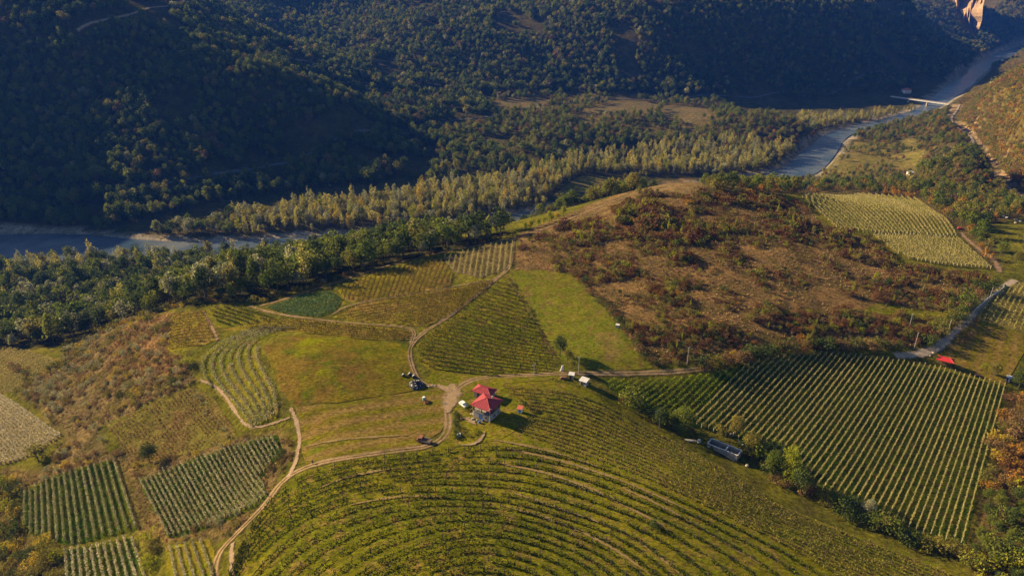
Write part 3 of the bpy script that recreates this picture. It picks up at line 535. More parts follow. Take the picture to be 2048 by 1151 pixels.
def big_tree(name, kind, leaf, p, s, label, group=None, cat='tree', var=None, sz=None):
    a, b = crown_trunk(kind, leaf, random.randrange(3) if var is None else var)
    e = empty(name, (p[0], p[1], p[2]), random.uniform(0, 6.28), label, cat, group); e.scale = (s, s, sz or s)
    link('crown', a, e); link('trunk', b, e); return e
def stuff_instances(name, recs, label, cat):
    """recs: (x, y, z, scale, rot, mesh). One object, instanced with geometry nodes: for masses nobody could count"""
    meshes = []; idx = {}
    for r in recs:
        if r[5].name not in idx: idx[r[5].name] = len(meshes); meshes.append(r[5])
    col = bpy.data.collections.new(name + '_kinds'); order = []
    for i, me in enumerate(meshes): o = bpy.data.objects.new('%s_kind_%03d' % (name, i), me); col.objects.link(o)
    me = bpy.data.meshes.new(name); me.vertices.add(len(recs)); me.vertices.foreach_set('co', np.array([r[:3] for r in recs], np.float32).ravel())
    for an, ty, dat in (('sc', 'FLOAT', [r[3] for r in recs]), ('rz', 'FLOAT', [r[4] for r in recs]), ('kd', 'INT', [idx[r[5].name] for r in recs])):
        A = me.attributes.new(an, ty, 'POINT'); A.data.foreach_set('value', np.array(dat, np.float32 if ty == 'FLOAT' else np.int32))
    o = link(name, me); g = bpy.data.node_groups.new(name + '_scatter', 'GeometryNodeTree')
    g.interface.new_socket('Geometry', in_out='INPUT', socket_type='NodeSocketGeometry'); g.interface.new_socket('Geometry', in_out='OUTPUT', socket_type='NodeSocketGeometry')
    n = g.nodes; i_ = n.new('NodeGroupInput'); o_ = n.new('NodeGroupOutput'); ci = n.new('GeometryNodeCollectionInfo'); ci.inputs[0].default_value = col; ci.inputs[1].default_value = True; ci.inputs[2].default_value = True
    ip = n.new('GeometryNodeInstanceOnPoints'); ip.inputs['Pick Instance'].default_value = True
    def attr(nm, ty): a = n.new('GeometryNodeInputNamedAttribute'); a.data_type = ty; a.inputs[0].default_value = nm; return a.outputs[0]
    cx = n.new('ShaderNodeCombineXYZ'); g.links.new(attr('rz', 'FLOAT'), cx.inputs[2])
    sx = n.new('ShaderNodeCombineXYZ'); s_ = attr('sc', 'FLOAT')
    for k in range(3): g.links.new(s_, sx.inputs[k])
    g.links.new(i_.outputs[0], ip.inputs['Points']); g.links.new(ci.outputs[0], ip.inputs['Instance']); g.links.new(attr('kd', 'INT'), ip.inputs['Instance Index'])
    er = n.new('FunctionNodeEulerToRotation'); g.links.new(cx.outputs[0], er.inputs[0]); g.links.new(er.outputs[0], ip.inputs['Rotation']); g.links.new(sx.outputs[0], ip.inputs['Scale']); g.links.new(ip.outputs[0], o_.inputs[0])
    md = o.modifiers.new('scatter', 'NODES'); md.node_group = g
    return tag(o, label, cat, kind='stuff')

# candidates on a jittered world grid, then sorted into regions
def candidates(step, x0, x1, y0, y1, seed):
    rg = np.random.default_rng(seed); gx, gy = np.meshgrid(np.arange(x0, x1, step), np.arange(y0, y1, step)); x = gx.ravel() + rg.uniform(-.48, .48, gx.size) * step; y = gy.ravel() + rg.uniform(-.48, .48, gx.size) * step
    z = hgt(x, y); u, v, d = project(np.stack([x, y, z], 1)); k = (u > -260) & (u < 2320) & (v < 1300) & (v > -420)
    x, y, z, u, v, d = x[k], y[k], z[k], u[k], v[k], d[k]; return x, y, z, u, v, d, visible(x, y, z)
def blocked(x, y, tr=1.0, riv=7.0):
    m = grid_sample(DR, x, y) < grid_sample(HW, x, y) * 1.15 + riv
    for P in FW: 
        if len(P): m |= inpoly(x, y, P)
    for P, wd in TW:
        for k in range(len(P)): m |= ((x - P[k, 0]) ** 2 + (y - P[k, 1]) ** 2) < (wd * .5 + tr + (5 if wd >= 6 else 0)) ** 2
    return m
THINGS = []   # (name, label, group, cat, rec, size_px, in_view)
def pick(rg, table):
    r = rg.random() * sum(t[-1] for t in table)
    for t in table:
        r -= t[-1]
        if r <= 0: return t
    return table[-1]
POP = [('poplar', 'leaf_pale', .9, 3.6), ('poplar', 'leaf_silver', .85, 2), ('poplar', 'leaf_lime', .85, .8), ('poplar', 'leaf_yellow', .9, .7), ('tall', 'leaf_pale', .85, 2.4), ('tall', 'leaf_silver', .85, 1.6), ('tall', 'leaf_olive', .8, 1.6), ('tall', 'leaf_green', .8, 1.2), ('round', 'leaf_olive', .8, .8), ('slim', 'leaf_pale', 1.0, .8)]
WIL = [('round', 'leaf_silver', .95, 3), ('tall', 'leaf_green', .85, 3), ('round', 'leaf_dark', .95, 2), ('tall', 'leaf_olive', .85, 1.5), ('poplar', 'leaf_silver', .8, 1)]
BNK = [('tall', 'leaf_dark', .95, 4), ('round', 'leaf_dark', 1.15, 3), ('tall', 'leaf_green', 1.0, 3), ('round', 'leaf_green', 1.1, 2), ('round', 'leaf_silver', 1.05, 1.6), ('tall', 'leaf_olive', .95, 1), ('poplar', 'leaf_pale', .9, .4)]
BNKTOP = [('poplar', 'leaf_pale', 1.0, 3), ('poplar', 'leaf_silver', .95, 2.5), ('tall', 'leaf_olive', 1.0, 2), ('tall', 'leaf_green', 1.0, 1.5), ('tall', 'leaf_yellow', .8, .3)]
MNT = [('round', 'leaf_dark', 1.05, 4), ('tall', 'leaf_green', .9, 2), ('round', 'leaf_green', 1.0, 2.5), ('round', 'leaf_olive', 1.0, 2), ('round', 'leaf_brown', .95, .5), ('round', 'leaf_silver', .9, .25), ('round', 'leaf_lime', .8, .15)]
MID = [('round', 'leaf_green', 1.05, 3), ('tall', 'leaf_green', .95, 2), ('round', 'leaf_dark', 1.0, 3), ('round', 'leaf_olive', 1.0, 2), ('tall', 'leaf_silver', .8, .8), ('round', 'leaf_lime', .8, .5), ('round', 'leaf_brown', .85, .8)]
SHR = [('shrub', 'leaf_maroon', 1.15, 5), ('shrub', 'leaf_brown', 1.0, 3.2), ('shrub', 'leaf_olive', 1.15, 3), ('shrub', 'leaf_dark', 1.15, 1.4), ('shrub', 'dry_stalk', .8, 1.5), ('shrub', 'leaf_lime', 1.1, .6), ('shrub', 'leaf_orange', 1.0, .5), ('tall', 'leaf_olive', .3, .45), ('slim', 'leaf_lime', .32, .4)]
RHL = [('shrub', 'leaf_olive', 2.4, 3.5), ('shrub', 'leaf_orange', 2.2, 2.6), ('shrub', 'leaf_brown', 2.2, 3), ('shrub', 'leaf_green', 2.3, 1), ('shrub', 'leaf_yellow', 2.0, .3), ('round', 'leaf_olive', .7, 1)]
RFO = [('round', 'leaf_olive', .85, 3), ('round', 'leaf_green', .85, 3), ('round', 'leaf_dark', .85, 2.5), ('round', 'leaf_orange', .65, 1), ('round', 'leaf_brown', .7, 1.4), ('tall', 'leaf_olive', .65, 1), ('shrub', 'leaf_orange', 2.0, 1)]
SCB = [('shrub', 'leaf_silver', 1.0, 3), ('shrub', 'leaf_olive', 1.0, 2), ('shrub', 'leaf_brown', .8, 3), ('shrub', 'dry_stalk', .8, 2), ('shrub', 'leaf_dark', 1.0, .8), ('shrub', 'leaf_yellow', .9, .5)]
BLC = [('shrub', 'leaf_olive', 2.0, 3), ('shrub', 'leaf_dark', 2.2, 2), ('round', 'leaf_dark', .5, 1), ('shrub', 'leaf_yellow', 1.7, 1.2), ('shrub', 'leaf_lime', 1.8, 1)]
BRT = [('shrub', 'leaf_orange', 1.6, 2.2), ('shrub', 'leaf_brown', 1.7, 4), ('shrub', 'leaf_yellow', 1.5, 1.3), ('shrub', 'leaf_olive', 1.6, 2.5), ('shrub', 'leaf_maroon', 1.5, 1)]
BRB = [('shrub', 'leaf_lime', 2.0, 2), ('round', 'leaf_green', .5, 3), ('round', 'leaf_dark', .55, 2), ('shrub', 'leaf_green', 2.2, 2)]
KH = {'poplar': 15, 'slim': 13, 'round': 9.5, 'tall': 12.5, 'shrub': 2.4}
# region: name, polygon, grid step, table, keep-probability noise (scale, threshold), thing name, group, place phrase, stuff name
REG = [
('grove', P_GROVE, 6.6, None, (40, .26), 'poplar_tree', 'poplars of the gravel bar grove', 'in the grove on the far side of the river', 'poplar_wood'),
('grove2', P_GROVE2, 6.5, POP, None, 'poplar_tree', 'poplars below the bridge', 'in the strip of poplars below the bridge', 'poplar_wood'),
('bank', P_BANK, 7.5, None, None, 'riverside_tree', 'trees of the near river bank', 'in the wood on the near river bank', 'riverside_wood'),
('dome', P_DOME, 8.5, RFO, None, 'valley_tree', 'trees on the knoll by the river bend', 'on the knoll by the river bend', 'valley_wood'),
('mid', P_MID, 8.5, MID, (45, .32), 'valley_tree', 'trees between valley road and poplars', 'between the valley road and the poplars', 'valley_wood'),
('terr', P_TERR, 9.0, MID, (35, .42), 'valley_tree', 'trees around the far terrace fields', 'beside the far terrace fields', 'valley_wood'),
('rhill', P_RHILL, 3.4, RHL, (30, .12), 'hillside_bush', 'bushes on the rust coloured hillside', 'on the steep hillside above the pale road', 'hillside_scrub'),
('rmead', P_RMEAD, 10.0, RFO, (30, .52), 'valley_tree', 'trees dotted over the riverside meadow', 'on the meadow inside the river bend', 'valley_wood'),
('rfor', P_RFOR, 6.5, RFO, (40, .22), 'thicket_tree', 'trees of the thicket behind the upper vineyard', 'in the thicket behind the striped upper vineyard', 'thicket'),
('hill', P_HILL, 2.3, SHR, (14, .40), 'hill_shrub', 'shrubs of the brown hill', 'on the brown scrub hill', 'hill_scrub'),
('scrub', P_SCRUB, 3.2, SCB, (12, .44), 'scrub_bush', 'bushes of the dry slope', 'on the dry slope beside the leftmost vineyards', 'dry_scrub'),
('left', P_LEFT, 3.4, SCB, (10, .50), 'scrub_bush', 'bushes between the left fields', 'between the left fields below the dry slope', 'dry_scrub'),
('bl', P_BL, 4.6, BLC, None, 'corner_bush', 'bushes below the lowest vineyards', 'below the dark vineyard in the near corner', 'corner_scrub'),
('br', P_BR, 4.2, None, None, 'autumn_bush', 'bushes past the last row of the wire vineyard', 'beyond the last row of the green vineyard', 'autumn_scrub'),
]
taken = []
SCALE = {'grove': 1.38, 'grove2': 1.25, 'bank': 1.3, 'br': 1.25, 'rhill': 1.1, 'scrub': 1.15, 'mid': 1.25, 'dome': 1.3, 'terr': 1.15, 'rfor': 1.1}
CW = {'leaf_dark': 'dark green', 'leaf_green': 'green', 'leaf_olive': 'olive', 'leaf_silver': 'grey green', 'leaf_pale': 'pale green', 'leaf_yellow': 'yellow', 'leaf_lime': 'lime green', 'leaf_orange': 'orange', 'leaf_brown': 'brown', 'leaf_maroon': 'maroon', 'dry_stalk': 'straw coloured'}
for ri, (nm, poly, step, tab, nz, tname, grp, place, sname) in enumerate(REG):
    wp = at([(min(max(a, -200), 2250), b) for a, b in poly]); lo = wp.min(0) - 30; hi = wp.max(0) + 30
    x, y, z, u, v, d, vis = candidates(step, lo[0], min(hi[0], 2200), lo[1], min(hi[1], 2300), 50 + ri)
    k = inpoly(u, v, poly) & vis & ~(blocked(x, y) if nm != 'rmead' else np.zeros(len(x), bool))
    if nz: k &= fbm(x / nz[0], y / nz[0], 70 + ri, 3) > nz[1]
    rg = np.random.default_rng(90 + ri); ids = np.nonzero(k)[0]; den = fbm(x / 14, y / 14, 130 + ri, 3)
    for i in ids:
        tb = tab
        if nm == 'grove': tb = WIL if u[i] < 470 + 60 * (den[i] - .5) else POP
        if nm == 'bank': tb = BNKTOP if z[i] < -84 and v[i] < 560 - .09 * u[i] and den[i] > .42 else BNK
        if nm == 'br': tb = BRT if v[i] < 1010 + 120 * (den[i] - .5) else BRB
        kd, lf, sc, _ = pick(rg, tb); sc *= rg.uniform(.6, 1.3) * SCALE.get(nm, 1)
        if nm == 'hill': sc *= (.42 + .8 * max(0, den[i] - .25) / .4) * (1 + .35 * (v[i] < 480))
        THINGS.append([tname, lf, kd, sc, x[i], y[i], z[i], u[i], v[i], d[i], grp, place, sname, KH[kd] * sc * FPX / d[i]])
    taken.append(poly)
# the mountain sides and the slopes that the camera cannot see: one wood
recs = []
for step, y0, y1, sd in ((6.2, 330, 1050, 5), (7.4, 1050, 2700, 6)):
    x, y, z, u, v, d, vis = candidates(step, -1250, 2300, y0, y1, sd); mm = inpoly(u, v, P_MOUNT) & vis
    hid = ~vis & ~mm; k = (mm | (hid & (fbm(x / 60, y / 60, 77, 3) > .40)))
    for pl in (P_TERR,): k &= ~(inpoly(u, v, pl) & vis)
    k &= ~blocked(x, y, 3.0)
    cl = fbm(x / 70, y / 70, 88, 3); cl2 = fbm(x / 22, y / 22, 99, 3); clear = mm & (cl > .67); k &= ~clear
    cliff = inpoly(u, v, [(1905,-20),(1965,-20),(1962,45),(1950,78),(1935,70),(1912,40)]); k &= ~cliff
    rg = np.random.default_rng(4 + sd)
    for i in np.nonzero(k)[0]:
        kd, lf, sc, _ = pick(rg, MNT if mm[i] else MID); sc *= rg.uniform(.5, 1.75) * (.65 + .7 * cl[i]) * (.7 + .6 * cl2[i])
        recs.append((x[i], y[i], z[i], sc, rg.uniform(0, 6.28), tree_mesh(kd, lf, 'mid' if d[i] < 1000 else 'far', int(rg.integers(3)))))
stuff_instances('mountain_forest', recs, 'dense dark forest covering the shaded mountainsides', 'forest')
print('mountain trees', len(recs))
byname = {}
for t_ in THINGS: byname.setdefault(t_[0], []).append(t_)
rest = {}
def spot(grp, u, v):
    def by(val, *opts):
        for lim, ph in opts:
            if val < lim: return ph
        return opts[-1][1]
    if 'near river bank' in grp: return by(u, (130, 'on the near bank by the glinting water'), (250, 'in the bank wood behind the leftmost vineyard'), (360, 'in the bank wood behind the dry slope'), (470, 'in the bank wood behind the red striped rows'), (580, 'in the bank wood left of the vegetable plot'), (700, 'in the bank wood behind the vegetable plot'), (830, 'in the bank wood behind the ridge vineyard'), (9999, 'where the near bank wood narrows under the ridge'))
    if 'gravel bar' in grp: return by(u, (330, 'on the tip of the wooded bar in the river'), (480, 'among willows on the wooded river bar'), (620, 'in the grove across from the river clearing'), (760, 'in the grove above the narrow water'), (900, 'in the grove opposite the near bank wood'), (1050, 'in the grove above the ridge path'), (1200, 'in the grove beside the small meadow'), (1350, 'in the grove behind the bare hilltop'), (1480, 'in the grove below the far terrace fields'), (9999, 'in the grove at the blue river bend'))
    if 'brown hill' in grp:
        a = by(u, (1180, 'near the meadow'), (1330, 'in the near half'), (1480, 'in the middle'), (1620, 'right of the middle'), (1760, 'towards the upper vineyard'), (9999, 'by the gravel lane'))
        b = by(v, (440, 'along the top'), (520, 'high'), (600, 'halfway down'), (670, 'low'), (9999, 'at the foot'))
        return b + ' on the brown hill, ' + a
    if 'thicket' in grp: return by(u, (1520, 'in the thicket by the bare hilltop'), (1620, 'left of the upper vineyard'), (1720, 'in the thicket over the upper vineyard'), (1820, 'in the thicket above the upper vineyard'), (1900, 'in the thicket right of the river meadow'), (1960, 'in the thicket below the pale road'), (9999, 'at the end of the pale road'))
    if 'rust coloured' in grp: return ('high' if v < 200 else 'low' if v > 290 else 'halfway up') + (' on the rusty hillside over the bridge' if u < 1980 else ' on the rusty hillside by the picture edge')
    if 'dry slope' in grp: return by(v, (720, 'on the orange crest of the dry slope'), (780, 'on the dry slope above the brown field'), (850, 'on the dry slope beside the pale vineyard'), (9999, 'on the dry slope above the dark vineyard'))
    if 'last row' in grp: return by(v, (880, 'beside the top of the last wire row'), (960, 'beside the middle of the last wire row'), (1040, 'beside the lower last wire row'), (9999, 'in the near right corner past the wire rows'))
    if 'lowest vineyards' in grp: return by(v, (1010, 'left of the dark vineyard'), (1080, 'below the dark vineyard'), (9999, 'in the near left corner'))
    if 'valley road' in grp: return by(u, (960, 'beside the valley road bend'), (1060, 'below the valley road'), (1180, 'left of the far terrace fields'), (9999, 'below the far terrace fields'))
    return None
AREA = lambda t_: (['far left', 'left', 'middle left', 'middle', 'middle right', 'right', 'far right'][int(min(6, max(0, t_[7] // 293)))])
for tname, lst in byname.items():
    lst.sort(key=lambda t_: -t_[13] * (0 < t_[7] < 2048) * (-40 < t_[8] < 1160))
    med = np.median([t_[13] for t_ in lst[:300]])
    for j, t_ in enumerate(lst):
        _, lf, kd, sc, x, y, z, u, v, d, grp, place, sname, px = t_
        me = tree_mesh(kd, lf, 'near' if d < 330 else 'mid', random.randrange(3))
        if j < 300 and 0 < u < 2048 and -20 < v < 1165:
            q_ = px / med; szw = 'very big' if q_ > 1.4 else 'big' if q_ > 1.15 else 'medium' if q_ > .92 else 'smallish' if q_ > .75 else 'small'
            place = spot(grp, u, v) or place
            form = {'poplar': 'upright poplar', 'slim': 'slender poplar', 'round': 'round tree', 'tall': 'oval tree', 'shrub': 'bush'}[kd]
            o = link(tname, me); o.location = (x, y, z); s = sc; o.scale = (s * random.uniform(.9, 1.12), s * random.uniform(.9, 1.12), s * random.uniform(.9, 1.15)); o.rotation_euler = (0, 0, random.uniform(0, 6.28))
            t_.append(o); tag(o, '%s %s %s %s' % (szw, CW[lf], 'tree' if tname == 'hill_shrub' and kd != 'shrub' else form, place), 'bush' if kd == 'shrub' else 'tree', grp)
        else: rest.setdefault(sname, []).append((x, y, z, sc, random.uniform(0, 6.28), me))
SL = {'poplar_wood': ('pale green poplar wood filling the far river bank', 'wood'), 'riverside_wood': ('mixed green wood filling the near river bank', 'wood'), 'valley_wood': ('scattered wood on the valley floor', 'wood'), 'hillside_scrub': ('rust and olive scrub covering the steep right hillside', 'scrub'), 'thicket': ('thicket of olive trees behind the upper vineyard', 'thicket'), 'hill_scrub': ('low maroon and brown scrub covering the brown hill', 'scrub'), 'dry_scrub': ('dry grey scrub on the slope by the left vineyards', 'scrub'), 'corner_scrub': ('green scrub in the near left corner', 'scrub'), 'autumn_scrub': ('yellow and brown scrub in the near right corner', 'scrub')}
for sname, rc in rest.items(): stuff_instances(sname, rc, *SL[sname])
print('things', {k: len(v) for k, v in byname.items()})

# ------------------------------------------------------------------ vine rows
ONES = ['', 'first', 'second', 'third', 'fourth', 'fifth', 'sixth', 'seventh', 'eighth', 'ninth', 'tenth', 'eleventh', 'twelfth', 'thirteenth', 'fourteenth', 'fifteenth', 'sixteenth', 'seventeenth', 'eighteenth', 'nineteenth']
TENS = {2: 'twent', 3: 'thirt', 4: 'fort', 5: 'fift', 6: 'sixt', 7: 'sevent', 8: 'eight'}
def nth(k):
    if k < 20: return ONES[k]
    return TENS[k // 10] + ('ieth' if k % 10 == 0 else 'y-' + ONES[k % 10])
def clip_runs(P, poly):
    k = inpoly(P[:, 0], P[:, 1], poly); best = (0, 0); i = 0
    while i < len(k):
        if k[i]:
            j = i
            while j < len(k) and k[j]: j += 1
            if j - i > best[1] - best[0]: best = (i, j)
            i = j
        else: i += 1
    return P[best[0]:best[1]]
RNGV = np.random.default_rng(33)
def row_leaves(P, leaf, h, wd, z0, size, dens, gap):
    seg = np.linalg.norm(np.diff(P, axis=0), axis=1); Ln = seg.sum(); n_ = int(Ln * dens)
    if n_ < 4: return None
    s = np.r_[0, np.cumsum(seg)]; q = np.sort(RNGV.uniform(0, Ln, n_)); x = np.interp(q, s, P[:, 0]); y = np.interp(q, s, P[:, 1])
    if gap > 0:
        k = fbm(x / 2.4 + 3, y / 2.4, 61, 3) > gap; x, y = x[k], y[k]
    n_ = len(x)
    if n_ < 3: return None
    tx = P[-1] - P[0]; tx = tx / (np.linalg.norm(tx) + 1e-9); lat = RNGV.normal(0, wd * .38, n_)
    vig = .7 + .6 * fbm(x / 1.6, y / 1.6, 19, 2); zz = z0 + (h - z0) * np.sqrt(RNGV.random(n_)) * vig
    c = np.stack([x - tx[1] * lat, y + tx[0] * lat, hgt(x, y) + zz], 1)
    nn = RNGV.normal(size=(n_, 3)) + np.array([-.5, .15, .5]) * .9; nn /= np.linalg.norm(nn, axis=1)[:, None]
    a = np.cross(nn, RNGV.normal(size=(n_, 3))); a /= np.linalg.norm(a, axis=1)[:, None]; b = np.cross(nn, a); sz = size * RNGV.uniform(.6, 1.3, (n_, 1)) * .5; a *= sz; b *= sz * .8
    return np.stack([c - a, c - b, c + a, c + b], 1).reshape(-1, 3), np.arange(4 * n_).reshape(n_, 4)
def row_posts(P, spacing, hh, th):
    Q = resample(P, spacing); mb = MB()
    for k, (x, y) in enumerate(Q):
        if k:
            x2, y2 = Q[k - 1]; z0 = float(hgt(x, y)); z1 = float(hgt(x2, y2))
            for hz in (.45, .92): mb.tube((x, y, z0 + hh * hz), (x2, y2, z1 + hh * hz), .014, .014, 3)
        z = float(hgt(x, y)); e = 1.0 if 0 < k < len(Q) - 1 else 1.25; mb.box((x, y, z + hh * .5 - .15), (th * e, th * e, hh + .3), RNGV.random(), .8)
    return mb
NROWS = 0
def vine_block(rows, clip, st, what, where, group, as_stuff=None, name='vine_row'):
    """rows: world polylines in order from the named edge"""
    global NROWS; k = 0; SV = []; SF = []; nv = 0
    for P in rows:
        P = clip_runs(resample(P, 1.5), clip) if clip is not None else resample(P, 1.5)
        if len(P) < 4: continue
        r = row_leaves(P, st['leaf'], st['h'], st['w'], st['z0'], st['size'], st['dens'], st['gap'])
        if r is None: continue
        k += 1
        if as_stuff: SV.append(r[0]); SF.append(r[1] + nv); nv += len(r[0]); continue
        o0 = np.array([P[0, 0], P[0, 1], float(hgt(P[0, 0], P[0, 1]))])
        e = empty(name, o0, 0, '%s, %s %s' % (what, nth(k), where), 'vine row' if name == 'vine_row' else 'crop row', group); NROWS += 1
        link('foliage', mesh('foliage', r[0] - o0, r[1], st['leaf']), e)
        if st.get('post'):
            mb = row_posts(P, st['psp'], st['ph'], st['pt']); mb.V = [tuple(np.array(v) - o0) for v in mb.V]; mb.build('trellis', st['post'], e)
    if as_stuff and SV: tag(link(as_stuff, mesh(as_stuff, np.vstack(SV), np.vstack(SF), st['leaf'])), what + ' ' + where, 'vines', kind='stuff')
def lines(gA, gB, n, lo=0.0, hi=1.0, ext=400):
    A = at(gA)[:, :2]; B = at(gB)[:, :2]; out = []
    if np.dot(A[-1] - A[0], B[-1] - B[0]) < 0: B = B[::-1]
    t0 = math.ceil(lo * n - 1e-6); t1 = math.floor(hi * n + 1e-6)
    # put both guides on the same arc parameter: extend along their own direction
    dA = (A[-1] - A[0]) / np.linalg.norm(A[-1] - A[0]); dB = (B[-1] - B[0]) / np.linalg.norm(B[-1] - B[0]); mA = A.mean(0); mB = B.mean(0); mB = mB + dB * np.dot(mA - mB, dA)
    for i in range(t0, t1 + 1):
        t = i / n; c = mA + (mB - mA) * t; d_ = dA + (dB - dA) * t; d_ /= np.linalg.norm(d_); out.append(np.array([c - d_ * ext, c + d_ * ext]))
    return out
def curves(guides, counts):
    G = [resample(smooth(at(g)[:, :2], 2), 1.0) for g in guides]; G = [np.stack([np.interp(np.linspace(0, 1, 80), np.linspace(0, 1, len(g)), g[:, k]) for k in (0, 1)], 1) for g in G]; out = []
    for a, b, n in zip(G[:-1], G[1:], counts):
        for i in range(n): out.append(a + (b - a) * i / n)
    out.append(G[-1]); return out
def fld(i): return FW[i]
S_PALE = dict(leaf='vine_pale', h=1.75, w=.36, z0=.55, size=.36, dens=22, gap=.12, post='post_pale', psp=4.5, ph=2.0, pt=.16)
S_TERR = dict(leaf='vine_green', h=1.2, w=.9, z0=.0, size=.42, dens=22, gap=.33, post='post_wood', psp=5.0, ph=2.1, pt=.16)
S_MID = dict(leaf='vine_green', h=1.5, w=.55, z0=.0, size=.42, dens=22, gap=.26, post='post_wood', psp=5.5, ph=1.7, pt=.13)
S_RED = dict(leaf='vine_red', h=1.4, w=.5, z0=.0, size=.42, dens=20, gap=.26, post='post_wood', psp=5.5, ph=1.6, pt=.12)
S_SIL = dict(leaf='vine_silver', h=1.8, w=.45, z0=.2, size=.42, dens=20, gap=.14, post='post_wood', psp=5.0, ph=1.9, pt=.12)
S_DRY = dict(leaf='vine_pale', h=1.2, w=.6, z0=.1, size=.5, dens=12, gap=.2, post='post_pale', psp=5, ph=1.6, pt=.14)
S_WHT = dict(leaf='vine_white', h=1.3, w=.7, z0=.1, size=.45, dens=16, gap=.12, post='post_pale', psp=5, ph=1.5, pt=.14)
S_FAR = dict(leaf='vine_pale', h=1.7, w=.4, z0=.3, size=.5, dens=12, gap=.15, post='post_pale', psp=6, ph=2.0, pt=.2)
S_LOW = dict(leaf='vine_green', h=.9, w=.6, z0=.05, size=.4, dens=11, gap=.36, post=None)
vine_block(lines([(2008,772),(1922,1085)], [(1600,711),(1487,834)], 38, 0, 1.16), fld(0), S_PALE, 'straight pale trellised vine row in the big vineyard', 'from the yellow bushes', 'rows of the big green wire vineyard')
vine_block(lines([(2008,772),(1922,1085)], [(1600,711),(1487,834)], 38, 1.18, 1.9), fld(0), dict(S_PALE, leaf='vine_leafy', w=.6, h=1.5, z0=.2, gap=.2, post=None), 'leafy vine row in the big vineyard narrow end', 'from the pale rows', 'leafy rows of the big vineyard')
vine_block(curves([[(478,1105),(530,1012),(585,966),(680,931),(812,913),(945,897),(1040,898),(1134,915),(1224,945),(1330,990),(1440,1042),(1560,1102),(1650,1160)], [(440,1200),(512,1105),(595,1043),(712,997),(812,980),(912,983),(1024,990),(1157,1032),(1257,1068),(1357,1143),(1400,1190)], [(650,1200),(745,1134),(850,1085),(945,1065),(1024,1075),(1130,1110),(1190,1151),(1230,1190)], [(790,1200),(870,1155),(945,1138),(1024,1148),(1090,1190)]], [6, 6, 4]), fld(1), S_TERR, 'curved green vine row on the terraced knoll', 'down from the dirt track', 'curved rows of the terraced knoll')
vine_block(curves([[(1030,870),(1150,908),(1240,944),(1345,987),(1450,1037),(1570,1097),(1690,1170)], [(1010,775),(1180,795),(1260,842),(1340,882),(1430,932),(1540,1002),(1700,1067),(1900,1140),(1990,1185)]], [15]), fld(2), dict(leaf='leaf_olive', h=.9, w=.8, z0=.0, size=.4, dens=16, gap=.34, post='post_wood', psp=6, ph=1.5, pt=.12), 'sparse olive crop row between knoll and hedge', 'up from the terraces', 'crop rows between knoll and hedge', name='crop_row')
vine_block(lines([(957,597),(1043,619)], [(835,687),(1104,731)], 15, -.5, 1.35), fld(3), S_MID, 'green vine row in the field right of the ridge track', 'from the ridge end', 'rows of the field right of the ridge track')
vine_block(lines([(690,605),(985,562)], [(760,648),(930,608)], 10, 0, 1.4), fld(4), S_RED, 'reddish vine row in the lens shaped field', 'from the river side', 'rows of the lens shaped field')
vine_block(lines([(713,558),(696,606)], [(872,526),(850,578)], 15, -.2, 1.3), fld(5), S_RED, 'short reddish vine row behind the lens shaped field', 'from the vegetable plot', 'rows above the river wood')
vine_block(lines([(935,509),(927,548)], [(1026,480),(1020,536)], 8, -.5, 1.0), fld(6), S_DRY, 'straw coloured vine row at the top corner of the ridge', 'from the river side', 'pale rows at the ridge corner')
vine_block(curves([[(600,657),(545,668),(515,685),(514,722),(539,765),(553,800),(549,838)], [(530,655),(487,665),(438,690),(404,720),(409,753),(436,790),(461,814),(497,858)]], [6]), fld(7), dict(S_SIL, h=1.2, w=1.5, dens=20, gap=.22), 'thick curved vine row hugging the grassy mound', 'out from it', 'curved rows around the mound')
vine_block(curves([[(470,652),(560,640),(680,651),(800,662),(824,664)], [(530,664),(600,664),(700,676),(815,682)]], [5]), fld(8), S_RED, 'low brown vine row along the back of the mound', 'from the sandy track', 'rows behind the mound')
vine_block(lines([(350,632),(410,625)], [(337,692),(430,682)], 10, 0, 1.2), fld(9), S_RED, 'red brown vine row on the crest by the dry slope', 'from the river wood', 'red rows on the crest')
vine_block(lines([(470,616),(552,640)], [(425,640),(470,655)], 5, 0, 1.2), fld(10), S_MID, 'short green vine row beside the red crest rows', 'from the river wood', 'short rows beside the red rows')
vine_block(lines([(213,850),(262,915)], [(390,775),(470,868)], 26, -.05, 1.05), fld(11), dict(S_LOW, leaf='leaf_brown', dens=8, gap=.43, h=.9), 'sparse brown vines', 'in the fallow field below the dry slope', '', as_stuff='old_vines')
vine_block(lines([(280,960),(340,1075)], [(445,914),(512,1014)], 17, 0, 1.7), fld(12), S_SIL, 'grey green vine row in the sloping field', 'from the lime green bushes', 'rows of the sloping field under the path')
vine_block(lines([(273,1057),(228,920)], [(50,1044),(50,974)], 15, 0, 1.1), fld(13), dict(S_SIL, dens=24, leaf='vine_silver'), 'tall dark vine row in the near left vineyard', 'from the dividing path', 'rows of the dark near left vineyard')
vine_block(lines([(287,1147),(263,1074)], [(163,1150),(157,1100)], 8, 0, 1.3), fld(14), dict(S_SIL, leaf='vine_white', w=.55), 'bright trellised vine row at the lower picture edge', 'from the lime bushes', 'bright rows at the lower edge')
vine_block(lines([(340,1093),(352,1151)], [(400,1080),(420,1135)], 4, 0, 1.2), fld(15), S_SIL, 'short vine row beside the track bend', 'from the lime green bushes', 'short rows by the track bend')
vine_block(lines([(30,697),(-5,722)], [(115,720),(20,785)], 16, -.6, 1.1), fld(16), dict(S_DRY, post=None), 'dry brown vines', 'in the leftmost vineyard under the river wood', '', as_stuff='dry_vines')
